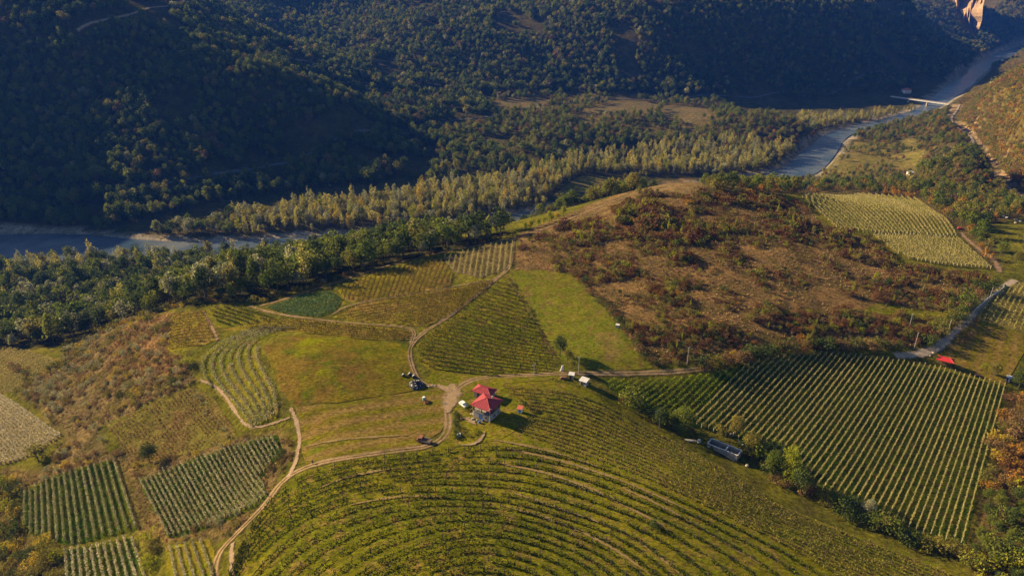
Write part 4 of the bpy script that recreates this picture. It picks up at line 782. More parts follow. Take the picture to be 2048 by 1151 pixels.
vine_block(lines([(0,790),(125,873)], [(0,864),(57,917)], 10, 0, 1.9), fld(17), S_WHT, 'whitish vine row in the pale vineyard at the left edge', 'from the dry slope', 'whitish rows at the left edge')
vine_block(lines([(1599,397),(1663,454)], [(1836,404),(1911,472)], 30, 0, 1.05), fld(18), S_FAR, 'pale vine row in the upper right vineyard', 'from the brown hill', 'rows of the upper right vineyard')
vine_block(lines([(1743,467),(1809,517)], [(1913,477),(1979,536)], 22, 0, 1.05), fld(19), S_FAR, 'pale vine row in the upper vineyard lower strip', 'from the brown hill', 'rows of the lower strip')
vine_block(lines([(1975,590),(1950,625)], [(2060,610),(2040,660)], 8, -.2, 2), fld(20), dict(S_DRY, dens=6), 'thin pale vines', 'in the pale field beyond the gravel lane', '', as_stuff='thin_vines')
vine_block(lines([(560,605),(640,630)], [(600,590),(680,612)], 9, -1.6, 1.8), fld(25), dict(leaf='cabbage', h=.75, w=.7, z0=.05, size=.5, dens=11, gap=.15), 'blue green cabbages', 'in the vegetable plot above the river wood', '', as_stuff='cabbages')
print('vine rows', NROWS)

# ------------------------------------------------------------------ hedges and single trees
def hedge(px, step, table, name, what, group, wid=1.5, smin=.8, smax=1.25, lod='near', shape_words=True):
    P = resample(at(px)[:, :2], step); rg = np.random.default_rng(len(px) * 7 + int(px[0][0])); k = 0
    for x, y in P:
        x += rg.normal() * wid * .5; y += rg.normal() * wid * .5; kd, lf, sc, _ = pick(rg, table); sc *= rg.uniform(smin, smax); k += 1; z = float(hgt(x, y))
        o = link(name, tree_mesh(kd, lf, lod, int(rg.integers(3)))); o.location = (x, y, z); o.scale = (sc, sc * rg.uniform(.85, 1.15), sc * rg.uniform(.85, 1.15)); o.rotation_euler = (0, 0, rg.uniform(0, 6.28))
        tag(o, '%s %s %s, %s along' % (CW[lf], 'bush' if kd == 'shrub' else 'tree', what, nth(k)), 'bush' if kd == 'shrub' else 'tree', group)
HG = [('shrub', 'leaf_dark', 2.4, 3), ('shrub', 'leaf_brown', 1.9, 2), ('shrub', 'leaf_olive', 2.3, 3), ('shrub', 'leaf_green', 2.6, 3), ('shrub', 'leaf_maroon', 1.4, 1)]
HD = [('shrub', 'leaf_dark', 1.9, 4), ('shrub', 'leaf_brown', 1.7, 3), ('shrub', 'leaf_olive', 1.6, 1.5), ('shrub', 'leaf_maroon', 1.6, 1)]
HY = [('shrub', 'leaf_yellow', 1.3, 2), ('shrub', 'leaf_orange', 1.3, 3), ('shrub', 'leaf_olive', 1.5, 3), ('shrub', 'leaf_silver', 1.3, 1.5), ('shrub', 'leaf_green', 1.5, 1)]
HL = [('shrub', 'leaf_lime', 1.6, 3), ('shrub', 'leaf_green', 1.6, 2), ('shrub', 'leaf_olive', 1.4, 1)]
hedge([(1245,800),(1290,826),(1335,852)], 3.2, HG, 'hedge_bush', 'in the gully hedge above the block shell', 'gully hedge bushes')
hedge([(1498,905),(1530,930),(1570,965),(1620,990),(1700,1035),(1790,1075),(1860,1100),(1945,1130)], 2.6, HG, 'hedge_bush', 'in the gully hedge below the block shell', 'gully hedge bushes', 3.0)
hedge([(1400,738),(1440,730),(1480,722),(1530,708),(1580,700),(1640,697),(1720,698),(1790,702)], 2.2, HD, 'lane_bush', 'in the dark hedge over the wire vineyard', 'dark hedge bushes', 1.8, 1.0, 1.5)
hedge([(1146,548),(1180,580),(1205,607),(1232,640),(1262,682),(1285,712),(1308,730)], 2.8, HD, 'fence_bush', 'along the right side of the meadow', 'bushes along the meadow', 1.2, .5, 1.0)
hedge([(1014,556),(1040,595),(1060,628),(1080,665),(1105,708)], 2.2, [('shrub', 'leaf_brown', .7, 2), ('shrub', 'leaf_olive', .8, 2), ('shrub', 'dry_stalk', .7, 2)], 'fence_bush', 'on the fence line left of the meadow', 'bushes on the fence line', .6, .6, 1.1)
hedge([(1855,690),(1885,665),(1915,635),(1945,607),(1975,580)], 2.8, HG, 'lane_bush', 'on the hill side of the gravel lane', 'lane bushes', 1.5, .8, 1.3)
hedge([(1912,700),(1935,672),(1952,650)], 3.0, [('shrub', 'leaf_brown', 1.0, 2), ('shrub', 'leaf_olive', .9, 1)], 'lane_bush', 'on the hay field side of the gravel lane', 'lane bushes', 1.0, .7, 1.1)
hedge([(190,668),(225,655),(262,642),(300,630),(345,617),(385,608),(430,603),(470,604),(510,604)], 3.0, HY, 'crest_bush', 'on the crest over the river wood', 'crest bushes', 2.5, .7, 1.2, 'mid')
hedge([(520,603),(560,592),(610,578),(660,563),(710,545)], 3.5, HY, 'crest_bush', 'behind the vegetable plot', 'crest bushes', 2.5, .6, 1.0, 'mid')
hedge([(730,540),(800,520),(880,503),(950,488),(1010,473)], 4.0, [('shrub', 'leaf_brown', 1.2, 2), ('shrub', 'leaf_olive', 1.3, 2), ('shrub', 'leaf_dark', 1.2, 1)], 'crest_bush', 'on the ridge over the river', 'crest bushes', 2.0, .5, 1.0, 'mid')
hedge([(1050,462),(1075,452),(1100,445),(1130,432)], 4.0, [('tall', 'leaf_lime', .55, 2), ('tall', 'leaf_yellow', .5, 1), ('round', 'leaf_olive', .55, 1)], 'ridge_tree', 'on the ridge where the river vanishes', 'yellow ridge trees', 2.0, .8, 1.2, 'mid')
hedge([(1190,385),(1230,370),(1270,358),(1310,348),(1350,345)], 5.0, [('tall', 'leaf_lime', .7, 2), ('tall', 'leaf_yellow', .6, 1.2), ('tall', 'leaf_olive', .7, 2)], 'ridge_tree', 'behind the bare hilltop path', 'yellow ridge trees', 4.0, .8, 1.3, 'mid')
hedge([(205,838),(250,815),(300,797),(340,783),(382,768)], 2.4, [('shrub', 'leaf_dark', .7, 2), ('shrub', 'leaf_brown', .7, 2)], 'bank_bush', 'along the upper edge of the fallow field', 'bushes above the fallow field', .8, .6, 1.1)
hedge([(300,1085),(302,1110),(308,1140)], 3.4, HL, 'lime_bush', 'between the near left vineyards', 'lime green bushes', 1.5, 1.0, 1.5)
hedge([(530,955),(550,930),(566,910),(572,890)], 2.6, [('shrub', 'leaf_dark', 1.2, 2), ('shrub', 'leaf_brown', 1.2, 1)], 'bank_bush', 'in the hollow beside the track', 'bushes in the hollow', 1.0)
hedge([(380,1065),(420,1052),(455,1045),(470,1030)], 2.6, [('shrub', 'leaf_silver', 1.0, 2), ('shrub', 'leaf_dark', .9, 1), ('shrub', 'leaf_brown', 1.0, 1)], 'bank_bush', 'on the bank between track and sloping field', 'bushes on the track bank', 1.5)
hedge([(20,735),(60,762),(95,745),(140,725)], 3.5, HD, 'bank_bush', 'between the two leftmost vineyards', 'bushes between leftmost vineyards', 3.0, .5, .9)
hedge([(395,790),(420,830),(450,870)], 2.4, [('shrub', 'leaf_silver', .8, 2), ('shrub', 'leaf_brown', .7, 1)], 'bank_bush', 'between fallow field and white path', 'bushes by the white path', 1.2, .6, 1.0)
for nm_, kd, lf, u, v, s, lab in [
 ('tree', 'round', 'leaf_dark', 1120, 712, 1.0, 'dark round tree at the lower corner of the meadow'), ('tree', 'round', 'leaf_olive', 1135, 724, .62, 'small olive tree beside the dark meadow corner tree'), ('tree', 'round', 'leaf_olive', 1143, 740, .5, 'low olive tree behind the grey roofed hut'),
 ('tree', 'round', 'leaf_dark', 1318, 858, .95, 'dark green tree left of the pair above the block shell'), ('tree', 'round', 'leaf_green', 1368, 868, 1.2, 'big green tree standing behind the stacked planks'), ('tree', 'round', 'leaf_green', 1345, 858, .85, 'green tree squeezed between two bigger hedge trees'),
 ('tree', 'round', 'leaf_olive', 1470, 872, .95, 'olive tree behind the concrete block shell'), ('tree', 'round', 'leaf_olive', 1500, 906, 1.0, 'dense olive tree at the right end of the block shell'), ('tree', 'shrub', 'leaf_olive', 1440, 868, 2.2, 'low olive thicket on the vineyard side of the block shell'),
 ('tree', 'tall', 'leaf_lime', 1572, 965, 1.3, 'tall yellow green tree rising from the gully hedge'), ('tree', 'tall', 'leaf_green', 1545, 955, 1.0, 'dark green tree left of the tall yellow green one'), ('tree', 'round', 'leaf_dark', 1600, 988, 1.15, 'dark tree in the deepest gully shade'), ('tree', 'round', 'leaf_green', 1668, 1012, .62, 'small bright green tree in the shaded gully'), ('tree', 'round', 'leaf_silver', 1735, 1032, .7, 'grey green tree in the gully by the wire rows'), ('tree', 'shrub', 'leaf_lime', 1765, 1058, 1.4, 'lime bush at the foot of the wire rows'),
 ('tree', 'round', 'leaf_dark', 1872, 722, .38, 'small dark tree hugging the red pavilion'), ('tree', 'round', 'leaf_olive', 1985, 758, .8, 'thin leafed tree in the hay field corner'), ('tree', 'round', 'leaf_lime', 1966, 742, .42, 'pale tree beside the timber cart'), ('tree', 'round', 'leaf_dark', 2036, 778, 1.0, 'dark tree beside the small blue shed'),
 ('tree', 'round', 'leaf_dark', 300, 924, .95, 'dark green tree at the foot of the fallow field'), ('tree', 'shrub', 'leaf_olive', 78, 922, 3.6, 'big rounded olive bush under the whitish vineyard'), ('tree', 'shrub', 'leaf_olive', 118, 900, 2.1, 'olive bush behind the big rounded one'), ('tree', 'shrub', 'leaf_brown', 118, 918, 1.7, 'brownish bush in front of the pair under the whitish vineyard'),
 ('tree', 'shrub', 'leaf_lime', 375, 728, 1.7, 'yellow green bush beside the curved rows'), ('tree', 'shrub', 'leaf_dark', 388, 735, 1.1, 'dark bush beside the curved rows'), ('tree', 'shrub', 'leaf_dark', 332, 655, 1.3, 'dark bush on the orange grass crest'), ('tree', 'shrub', 'leaf_dark', 1310, 1055, 1.3, 'lone dark bush among the terraces'), ('tree', 'shrub', 'leaf_dark', 1320, 1060, 1.0, 'lower dark bush among the terraces'), ('tree', 'shrub', 'leaf_dark', 318, 690, .9, 'dark bush on the dry slope below the crest'),
 ('tree', 'poplar', 'leaf_dark', 2006, 412, .75, 'dark cypress like tree by the white boulders'), ('tree', 'round', 'leaf_dark', 1050, 815, .32, 'dark bush behind the tiny red roofed shed'), ('tree', 'shrub', 'leaf_dark', 936, 820, 1.0, 'dark bush beside the white car by the house'), ('tree', 'round', 'leaf_orange', 1960, 500, .55, 'orange leafed tree beside the earth track'), ('tree', 'round', 'leaf_green', 2000, 512, .95, 'big green tree at the corner of the upper vineyard'), ('tree', 'round', 'leaf_olive', 2030, 530, .85, 'big olive tree near the end of the gravel lane'),
 ('tree', 'round', 'leaf_yellow', 1980, 570, .4, 'small bright yellow tree by the gravel lane'), ('tree', 'shrub', 'leaf_yellow', 1465, 712, 1.1, 'yellow bush in the dark hedge'), ('tree', 'round', 'leaf_lime', 1752, 560, .5, 'yellow green tree in the middle of the brown hill'), ('tree', 'round', 'leaf_dark', 1775, 575, .6, 'dark tree beside the yellow green one on the brown hill'), ('tree', 'round', 'leaf_dark', 1240, 590, .34, 'dark green bush near the fence of the meadow'), ('tree', 'shrub', 'leaf_yellow', 495, 970, .9, 'orange leafed bush between the sloping field rows')]:
    big_tree('bush' if kd == 'shrub' else nm_, kd, lf, at1(u, v), s, lab, cat='bush' if kd == 'shrub' else 'tree')

# ------------------------------------------------------------------ buildings and farm things
def hip_roof(parent, lx, ly, z, rise, ridge, mat, over=.0, name='roof', rib=.9):
    """four roof planes with thickness under one ridge, standing seams on top"""
    hx, hy = lx / 2 + over, ly / 2 + over; t = .14
    V = [(-hx, -hy, z), (hx, -hy, z), (hx, hy, z), (-hx, hy, z), (-ridge / 2, 0, z + rise), (ridge / 2, 0, z + rise)]
    V += [(a, b, c - t) for a, b, c in V[:4]]
    Fc = [(0, 1, 5, 4), (1, 2, 5), (2, 3, 4, 5), (3, 0, 4), (6, 7, 1, 0), (7, 8, 2, 1), (8, 9, 3, 2), (9, 6, 0, 3), (9, 8, 7, 6)]
    mb = MB().add(V, Fc); r = mb.build(name, mat, parent); s = MB()
    def seam(p0, p1): s.tube(Vector(p0) + Vector((0, 0, .02)), Vector(p1) + Vector((0, 0, .02)), .045, .045, 4)
    k = -hx + rib * .5
    while k < hx:
        f = min(1.0, (hx - abs(k)) / max(hx - ridge / 2, 1e-3)) if abs(k) > ridge / 2 else 1.0
        for sg in (-1, 1): seam((k, sg * hy, z), (k, sg * hy * (1 - f), z + rise * f))
        k += rib
    k = -hy + rib * .5
    while k < hy:
        f = 1 - abs(k) / hy
        for sg in (-1, 1): seam((sg * hx, k, z), (sg * (hx - (hx - ridge / 2) * f), k, z + rise * f))
        k += rib
    s.build('seam', mat, r); c = MB()
    for a, b in ((0, 4), (1, 5), (2, 5), (3, 4), (4, 5)):
        if (Vector(V[a]) - Vector(V[b])).length > .05: c.tube(V[a], V[b], .09, .09, 5)
    c.build('ridge_cap', mat, r); return r
def win(parent, c, w_, h_, face, mat='glass_dark'):
    """window let into a wall: frame with pane; face = (dx, dy) outward"""
    a = math.atan2(face[1], face[0]) - math.pi / 2; f = MB()
    M = Matrix.Rotation(a, 3, 'Z')
    for d, sz in (((-w_ / 2, 0, 0), (.09, .12, h_ + .1)), ((w_ / 2, 0, 0), (.09, .12, h_ + .1)), ((0, 0, h_ / 2), (w_, .12, .09)), ((0, 0, -h_ / 2), (w_ + .2, .2, .09)), ((0, 0, 0), (.05, .1, h_))):
        f.box(Vector(c) + M @ Vector(d), sz, a)
    fr = f.build('window', 'grey_wood', parent); MB().box(c, (w_ - .05, .05, h_ - .05), a).build('pane', mat, fr); return fr
hp = at1(974, 829); HR = math.atan2(-4.3, 7.0)
h = empty('farmhouse', hp, HR, 'two storey farmhouse with pyramid shaped red roof at the track junction', 'house')
W2 = 3.35
MB().box((0, 0, 1.15), (6.7, 6.7, 2.9)).build('lower_wall', 'block_wall', h)
MB().box((.35, .9, 3.95), (6.0, 4.9, 2.7)).build('upper_wall', 'dark_wood', h)
MB().box((0, 0, 2.68), (7.1, 7.1, .16)).build('floor_slab', 'grey_wood', h)
hip_roof(h, 8.4, 8.4, 5.2, 1.75, .35, 'red_roof')
for x_, y_ in ((-3.2, -3.2), (0, -3.2), (3.2, -3.2), (-3.2, 3.2), (-3.2, 0)): MB().box((x_, y_, 4.0), (.24, .24, 2.5)).build('column', 'dark_wood', h)
rl = MB(); rl.box((0, -3.45, 3.55), (6.9, .08, .1)); rl.box((-3.45, 0, 3.55), (.08, 6.9, .1))
for i in range(14): rl.box((-3.3 + i * .51, -3.45, 3.15), (.06, .06, .8)); rl.box((-3.45, -3.3 + i * .51, 3.15), (.06, .06, .8))
rl.build('balcony_railing', 'dark_wood', h)
dr_ = MB().box((-.6, -3.38, 1.0), (1.0, .1, 2.0)).build('door', 'blue_plastic', h); MB().box((-.25, -3.46, 1.0), (.06, .06, .18)).build('handle', 'white_paint', dr_)
win(h, (1.8, -3.36, 1.4), 1.1, 1.0, (0, -1)); win(h, (3.36, -.5, 1.4), 1.2, 1.0, (1, 0)); win(h, (3.36, 1.9, 1.4), .9, .9, (1, 0)); win(h, (3.36, .6, 4.0), 1.2, 1.1, (1, 0)); win(h, (1.6, -1.57, 4.0), 1.2, 1.3, (0, -1)); win(h, (-1.2, -1.57, 4.0), 1.2, 1.3, (0, -1)); win(h, (-3.36, 1.5, 1.4), 1.0, 1.0, (-1, 0))
ch = MB().box((1.2, 1.6, 6.5), (.5, .5, 1.4)); ch.build('chimney', 'stone', h)
st = MB()
for i in range(8): st.box((-4.0 - .0 * i, -2.6 + i * .42, .2 + i * .3), (1.1, .42, .4 + .0 * i))
st.build('stair', 'stone', h)
ap = at1(969, 793); an = empty('annex_house', ap, R(-27), 'low annex with red ribbed hip roof behind the farmhouse', 'house')
MB().box((0, 0, 1.3), (6.6, 3.9, 3.0)).build('wall', 'stucco', an); hip_roof(an, 7.9, 5.2, 2.9, 1.2, 2.7, 'red_roof')
dr_ = MB().box((-1.5, -1.98, 1.0), (.95, .1, 2.0)).build('door', 'dark_wood', an); MB().box((-1.15, -2.06, 1.0), (.06, .06, .18)).build('handle', 'white_paint', dr_)
win(an, (1.2, -1.97, 1.5), 1.1, .9, (0, -1)); win(an, (-3.32, 0, 1.5), 1.0, .9, (-1, 0))
sp_ = at1(1040, 824); sh = empty('garden_shed', sp_, R(-20), 'tiny white shed with pale red roof right of the farmhouse', 'shed')
MB().box((0, 0, .9), (1.5, 1.5, 2.0)).build('wall', 'white_paint', sh); MB().box((0, 0, 2.05), (2.0, 2.0, .12), 0, 1, R(12)).build('roof', 'tile_roof', sh); MB().box((.2, -.77, .85), (.7, .06, 1.6)).build('door', 'grey_wood', sh)
# pavilion
pp = at1(1888, 728); pv = empty('picnic_pavilion', pp, R(-32), 'open pavilion with bright red hip roof beside the gravel lane', 'pavilion')
for x_ in (-2.4, 0, 2.4):
    for y_ in (-1.5, 1.5): MB().box((x_, y_, 1.2), (.16, .16, 2.5)).build('post', 'brown_timber', pv)
hip_roof(pv, 6.4, 4.4, 2.45, 1.0, 3.0, 'bright_red_roof', rib=.7)
MB().box((0, 0, .75), (3.0, .9, .08)).box((-1.2, 0, .35), (.1, .7, .75)).box((1.2, 0, .35), (.1, .7, .75)).build('table', 'brown_timber', pv)
for sg in (-1, 1): MB().box((0, sg * .9, .45), (3.0, .32, .07)).box((-1.2, sg * .9, .2), (.1, .28, .45)).box((1.2, sg * .9, .2), (.1, .28, .45)).build('bench', 'brown_timber', pv)
# block shell
bp = at1(1447, 903); bs = empty('block_shell', (bp[0], bp[1], bp[2] - .3), R(-38), 'unfinished roofless concrete block building with two rooms by the gully', 'building')
LX, LY, HH = 10.8, 3.5, 2.5
def wall_blocks(parent, a, b, name='wall', skip=None):
    a, b = Vector(a), Vector(b); Ln = (b - a).length; ang = math.atan2(b.y - a.y, b.x - a.x); wl = MB()
    wl.box(((a.x + b.x) / 2, (a.y + b.y) / 2, HH / 2), (Ln, .26, HH), ang) if not skip else None
    if skip:
        s0, s1 = skip; d_ = (b - a) / Ln
        for q0, q1, z0, z1 in ((0, s0, 0, HH), (s1, Ln, 0, HH), (s0, s1, 2.05, HH)):
            m_ = a + d_ * (q0 + q1) / 2; wl.box((m_.x, m_.y, (z0 + z1) / 2), (q1 - q0, .26, z1 - z0), ang)
    w_ = wl.build(name, 'block_wall', parent); cp = MB(); m_ = (a + b) / 2; cp.box((m_.x, m_.y, HH + .06), (Ln, .34, .12), ang); cp.build('coping', 'concrete', w_)
    jt = MB()
    for k in range(1, 6): jt.box((m_.x, m_.y, k * .42), (Ln - .02, .275, .025), ang)
    if not skip: jt.build('mortar_joint', 'grey_wood', w_)
    return w_
wall_blocks(bs, (-LX / 2, -LY / 2), (LX / 2, -LY / 2), skip=(1.2, 2.3)); wall_blocks(bs, (-LX / 2 + .14, LY / 2), (LX / 2 - .14, LY / 2)); wall_blocks(bs, (-LX / 2, -LY / 2 + .18), (-LX / 2, LY / 2 - .0)); wall_blocks(bs, (LX / 2, -LY / 2 + .18), (LX / 2, LY / 2)); wall_blocks(bs, (1.0, -LY / 2 + .18), (1.0, LY / 2 - .18))
MB().box((0, 0, .12), (LX - .3, LY - .3, .2)).build('floor', 'concrete', bs); MB().box((0, -LY / 2 - .35, .1), (LX * .9, .5, .45)).build('footing', 'stone', bs)
for x_ in (-3.6, -1.2, 3.0): MB().tube((x_, -LY / 2 + .4, .2), (x_, -LY / 2 + .4, 3.3), .07, .07, 6).build('prop', 'grey_wood', bs)
def barrel(name, u, v, mat, label, r=.32, hh=.95, cat='barrel', lid=None):
    p = at1(u, v); e = empty(name, (p[0], p[1], p[2]), random.random(), label, cat)
    MB().lathe((0, 0, -.05), [(r * .9, 0), (r, .06), (r, hh * .3), (r * 1.07, hh * .33), (r, hh * .36), (r, hh * .64), (r * 1.07, hh * .67), (r, hh * .7), (r, hh * .95), (r * .9, hh)], 12).build('drum', mat, e, True)
    MB().lathe((0, 0, hh - .04), [(r * .86, 0), (r * .86, .03), (r * .15, .05)], 12).build('lid', lid or mat, e); return e
barrel('barrel', 1398, 884, 'concrete', 'grey barrel beside the roofless block building', .55, 1.3); barrel('barrel', 848, 800, 'green_plastic', 'pale green barrel with white lid on the mown slope', .55, 1.5, lid='white_paint'); barrel('barrel', 959, 846, 'blue_plastic', 'blue barrel in front of the farmhouse', .4, 1.1); barrel('barrel', 966, 842, 'blue_plastic', 'second blue barrel tucked under the farmhouse table', .36, 1.0)
# planks
p = at1(1376, 880); e = empty('plank_stack', p, R(-12), 'weathered grey planks lying beside the block building', 'planks')
for i in range(5): MB().box((RNGV.normal() * .4, -.5 + i * .24, .12 + (i % 2) * .09), (5.2, .22, .08), RNGV.normal() * .03).build('plank', 'grey_wood', e)
# silage clamp with tyres
p = at1(832, 770); e = empty('silage_heap', p, 0, 'black tarpaulin silage heap weighted with tyres by the track', 'silage heap')
V = []; Fc = []; nr, na = 7, 22; rg = np.random.default_rng(8)
for j in range(nr):
    t = j / (nr - 1)
    for i in range(na):
        a = 6.283 * i / na; rr = 2.9 * (1 - t) ** .6 * (1 + .1 * math.sin(3 * a + 1) + .05 * rg.normal()); V.append((rr * math.cos(a) * 1.05, rr * math.sin(a), -.15 + 1.55 * math.sin(t * 1.57) + (.05 * rg.normal() if j else 0)))
for j in range(nr - 1):
    for i in range(na): Fc.append((j * na + i, j * na + (i + 1) % na, (j + 1) * na + (i + 1) % na, (j + 1) * na + i))
Fc.append(tuple(range((nr - 1) * na, nr * na))); MB().add(V, Fc).build('tarpaulin', 'black_tarp', e, True)
def tyre_mb(r=.42, t=.14, k=12, j=5):
    V = []; Fc = []
    for i in range(k):
        a = 6.283 * i / k
        for q in range(j):
            b_ = 6.283 * q / j; V.append(((r + t * math.cos(b_)) * math.cos(a), (r + t * math.cos(b_)) * math.sin(a), t * math.sin(b_)))
    for i in range(k):
        for q in range(j): Fc.append((i * j + q, ((i + 1) % k) * j + q, ((i + 1) % k) * j + (q + 1) % j, i * j + (q + 1) % j))
    return MB().add(V, Fc)
tm = None; tl = 0
for ring, (rr, zz, cnt) in enumerate(((2.35, .55, 11), (1.5, 1.0, 7), (.6, 1.45, 3))):
    for i in range(cnt):
        a = 6.283 * (i + rg.uniform(-.2, .2)) / cnt; mt = 'tyre'
        o = (tyre_mb().build('tyre', mt) if tm is None else link('tyre', tm)); tm = o.data; tl += 1
        o.location = (p[0] + rr * math.cos(a), p[1] + rr * math.sin(a), p[2] + zz + .12); o.rotation_euler = (math.sin(a) * -.45, math.cos(a) * .45, 0)
        tag(o, 'old tyre on the black silage heap, %s ring, %s round' % (['lower', 'middle', 'top'][ring], nth(i + 1)), 'tyre', 'tyres on the silage heap')
for i in range(26):   # pale stones between the tyres
    a = rg.uniform(0, 6.283); rr = rg.choice([2.55, 2.3, 1.9, .9]); zz = {2.55: .35, 2.3: .62, 1.9: .95, .9: 1.38}[float(rr)]
    MB().lathe((rr * math.cos(a), rr * math.sin(a), zz), [(.12, 0), (.19, .08), (.14, .18), (.04, .22)], 6).build('weight_stone', 'white_paint', e)
for i, (u, v, lab, k) in enumerate([(807, 752, 'wrapped black bale farthest from the silage heap', 1.0), (820, 751, 'middle wrapped black bale near the silage heap', 1.25), (828, 755, 'wrapped black bale touching the silage heap', 1.1)]):
    q = at1(u, v); o = MB().lathe((0, 0, -.1), [(.2, 0), (.62 * k, .1), (.68 * k, .5), (.62 * k, .95 * k), (.2, 1.05 * k)], 12).build('wrapped_bale', 'black_tarp', None, True); o.location = q; tag(o, lab, 'bale', 'wrapped bales'); MB().lathe((-.15, .1, 1.02 * k), [(.3, 0), (.26, .05)], 8).build('top_wrap', 'white_paint', o)
# crate on the mown slope, trough, rocks
def crate(name, u, v, sz, mat, label, rz=0, cat='crate'):
    p = at1(u, v); e = empty(name, p, rz, label, cat); a, b_, c = sz
    for k in range(4):
        for sg in (-1, 1): MB().box((0, sg * b_ / 2, .1 + k * c / 4), (a, .05, c / 5)).build('slat', mat, e)
        for sg in (-1, 1): MB().box((sg * a / 2, 0, .1 + k * c / 4), (.05, b_ - .12, c / 5)).build('slat', mat, e)
    for i in (-1, 1):
        for j in (-1, 1): MB().box((i * (a / 2 - .1), j * (b_ / 2 - .1), c / 2 - .05), (.09, .09, c + .1)).build('corner_post', mat, e)
    return e
crate('timber_crate', 853, 806, (1.3, 1.0, .8), 'rust', 'small rusty brown crate near the pale green barrel', .4); crate('timber_crate', 891, 809, (.9, .7, .5), 'grey_wood', 'grey crate at the edge of the track below the junction', .2)
p = at1(1235, 655); e = empty('water_tank', p, R(-20), 'small pale concrete water tank on the edge of the meadow', 'tank'); MB().box((0, 0, .7), (1.5, 1.3, 1.6)).build('wall', 'stone', e); MB().box((0, 0, 1.56), (1.7, 1.5, .12)).build('lid', 'concrete', e)
p = at1(1123, 741); o = MB().box((0, 0, 1.2), (.9, .25, 2.6), .3, .7).build('standing_slab', 'white_paint'); o.location = p; o.rotation_euler = (0, .16, 0); tag(o, 'leaning white slab beside the track under the meadow trees', 'slab'); MB().box((0, 0, .05), (1.3, .7, .3), .3).build('base', 'stone', o)
p = at1(918, 872); e = empty('water_container', p, .3, 'white and blue water container standing in the pit', 'container'); MB().box((0, 0, .55), (1.1, 1.0, 1.0)).build('tank', 'tank_white', e); MB().box((0, 0, .08), (1.2, 1.1, .14)).build('pallet', 'grey_wood', e)
cg = MB()
for i in range(5): cg.box((-.57 + i * .285, -.53, .58), (.03, .03, 1.0)); cg.box((-.57 + i * .285, .53, .58), (.03, .03, 1.0))
cg.build('cage', 'concrete', e); MB().lathe((0, 0, 1.05), [(.18, 0), (.18, .08)], 10).build('cap', 'blue_plastic', e)
# huts by the lane
def hut(name, u, v, rz, sz, wall, roof, label, tilt=8):
    p = at1(u, v); e = empty(name, p, rz, label, 'hut'); a, b_, c = sz
    MB().box((0, 0, c / 2 - .15), (a, b_, c + .3)).build('wall', wall, e); MB().box((0, 0, c + .22), (a + .6, b_ + .6, .09), 0, 1, R(tilt)).build('roof', roof, e)
    MB().box((-a * .15, -b_ / 2 - .03, .9), (.8, .07, 1.8)).build('door', 'dark_wood', e); MB().box((a * .3, -b_ / 2 - .03, 1.3), (.5, .06, .5)).build('window', 'glass_dark', e); return e
hut('field_hut', 1168, 768, R(-32), (2.6, 2.3, 1.9), 'grey_wood', 'grey_roof', 'grey timber hut with light sheet roof below the lane'); hut('tool_hut', 1143, 755, R(-15), (1.7, 1.5, 1.6), 'stone', 'grey_roof', 'small stone hut with pale roof beside the woodpile')
p = at1(1128, 757); e = empty('woodpile', p, R(-10), 'brown woodpile beside the lane, left of the small huts', 'woodpile')
for j in range(3):
    for i in range(7 - j): MB().tube((-1.3 + i * .42 + j * .2, -.7, .18 + j * .34), (-1.3 + i * .42 + j * .2, .7, .18 + j * .34), .19, .17, 7).build('log', 'brown_timber', e)
# parked truck with load on the mown slope
def vehicle(name, u, v, rz, body, label, cat, L=3.9, W=1.65, H=1.45, truck=False):
    p = at1(u, v); e = empty(name, p, rz, label, cat)
    prof = [(-L/2, .45), (-L/2, .85), (-L*.46, .95), (-L*.36, H), (L*.12, H), (L*.24, .98), (L*.47, .85), (L/2, .62), (L/2, .42)] if not truck else [(-L/2, .6), (-L/2, .85), (L*.1, .85), (L*.12, H), (L*.36, H), (L*.42, 1.15), (L/2, 1.05), (L/2, .5), (L*.1, .5)]
    n_ = len(prof); V = [(a, -W/2 + (.14 if b_ > 1.1 else 0), b_) for a, b_ in prof] + [(a, W/2 - (.14 if b_ > 1.1 else 0), b_) for a, b_ in prof]
    MB().add(V, [tuple(range(n_ - 1, -1, -1)), tuple(range(n_, 2 * n_))] + [(i, (i + 1) % n_, n_ + (i + 1) % n_, n_ + i) for i in range(n_)][::1]).build('body', body, e)
    x0, x1 = (-L*.34, L*.12) if not truck else (L*.16, L*.34)
    for sg in (-1, 1): MB().box(((x0 + x1) / 2, sg * (W/2 - .07), (H + 1.0) / 2), ((x1 - x0) * .92, .06, (H - 1.0) * .7)).build('side_window', 'glass_dark', e)
    MB().box((x1 + (.16 if not truck else .12), 0, (H + 1.05) / 2), (.06, W * .78, (H - 1.0) * .8), 0).build('windscreen', 'glass_dark', e)
    for sx in (-L*.3, L*.3):
        for sg in (-1, 1):
            w_ = MB().tube((sx, sg * (W/2 - .16), .33), (sx, sg * (W/2 + .03), .33), .34, .34, 12).build('wheel', 'tyre', e); MB().tube((sx, sg * (W/2 + .02), .33), (sx, sg * (W/2 + .05), .33), .18, .18, 8).build('rim', 'concrete', w_)
    for sg in (-1, 1): MB().box((L/2 + .01, sg * W * .36, .7), (.05, .25, .16)).build('headlight', 'white_paint', e)
    return e
e = vehicle('farm_truck', 849, 884, R(160), 'rust', 'rusty open truck loaded with timber parked on the mown slope', 'truck', 5.0, 1.9, 2.0, True)
for i in range(6): MB().box((-1.0, -.6 + i * .24, 1.0 + .1 * (i % 2)), (2.6, .2, .2), .04 * i).build('load_board', 'brown_timber', e)
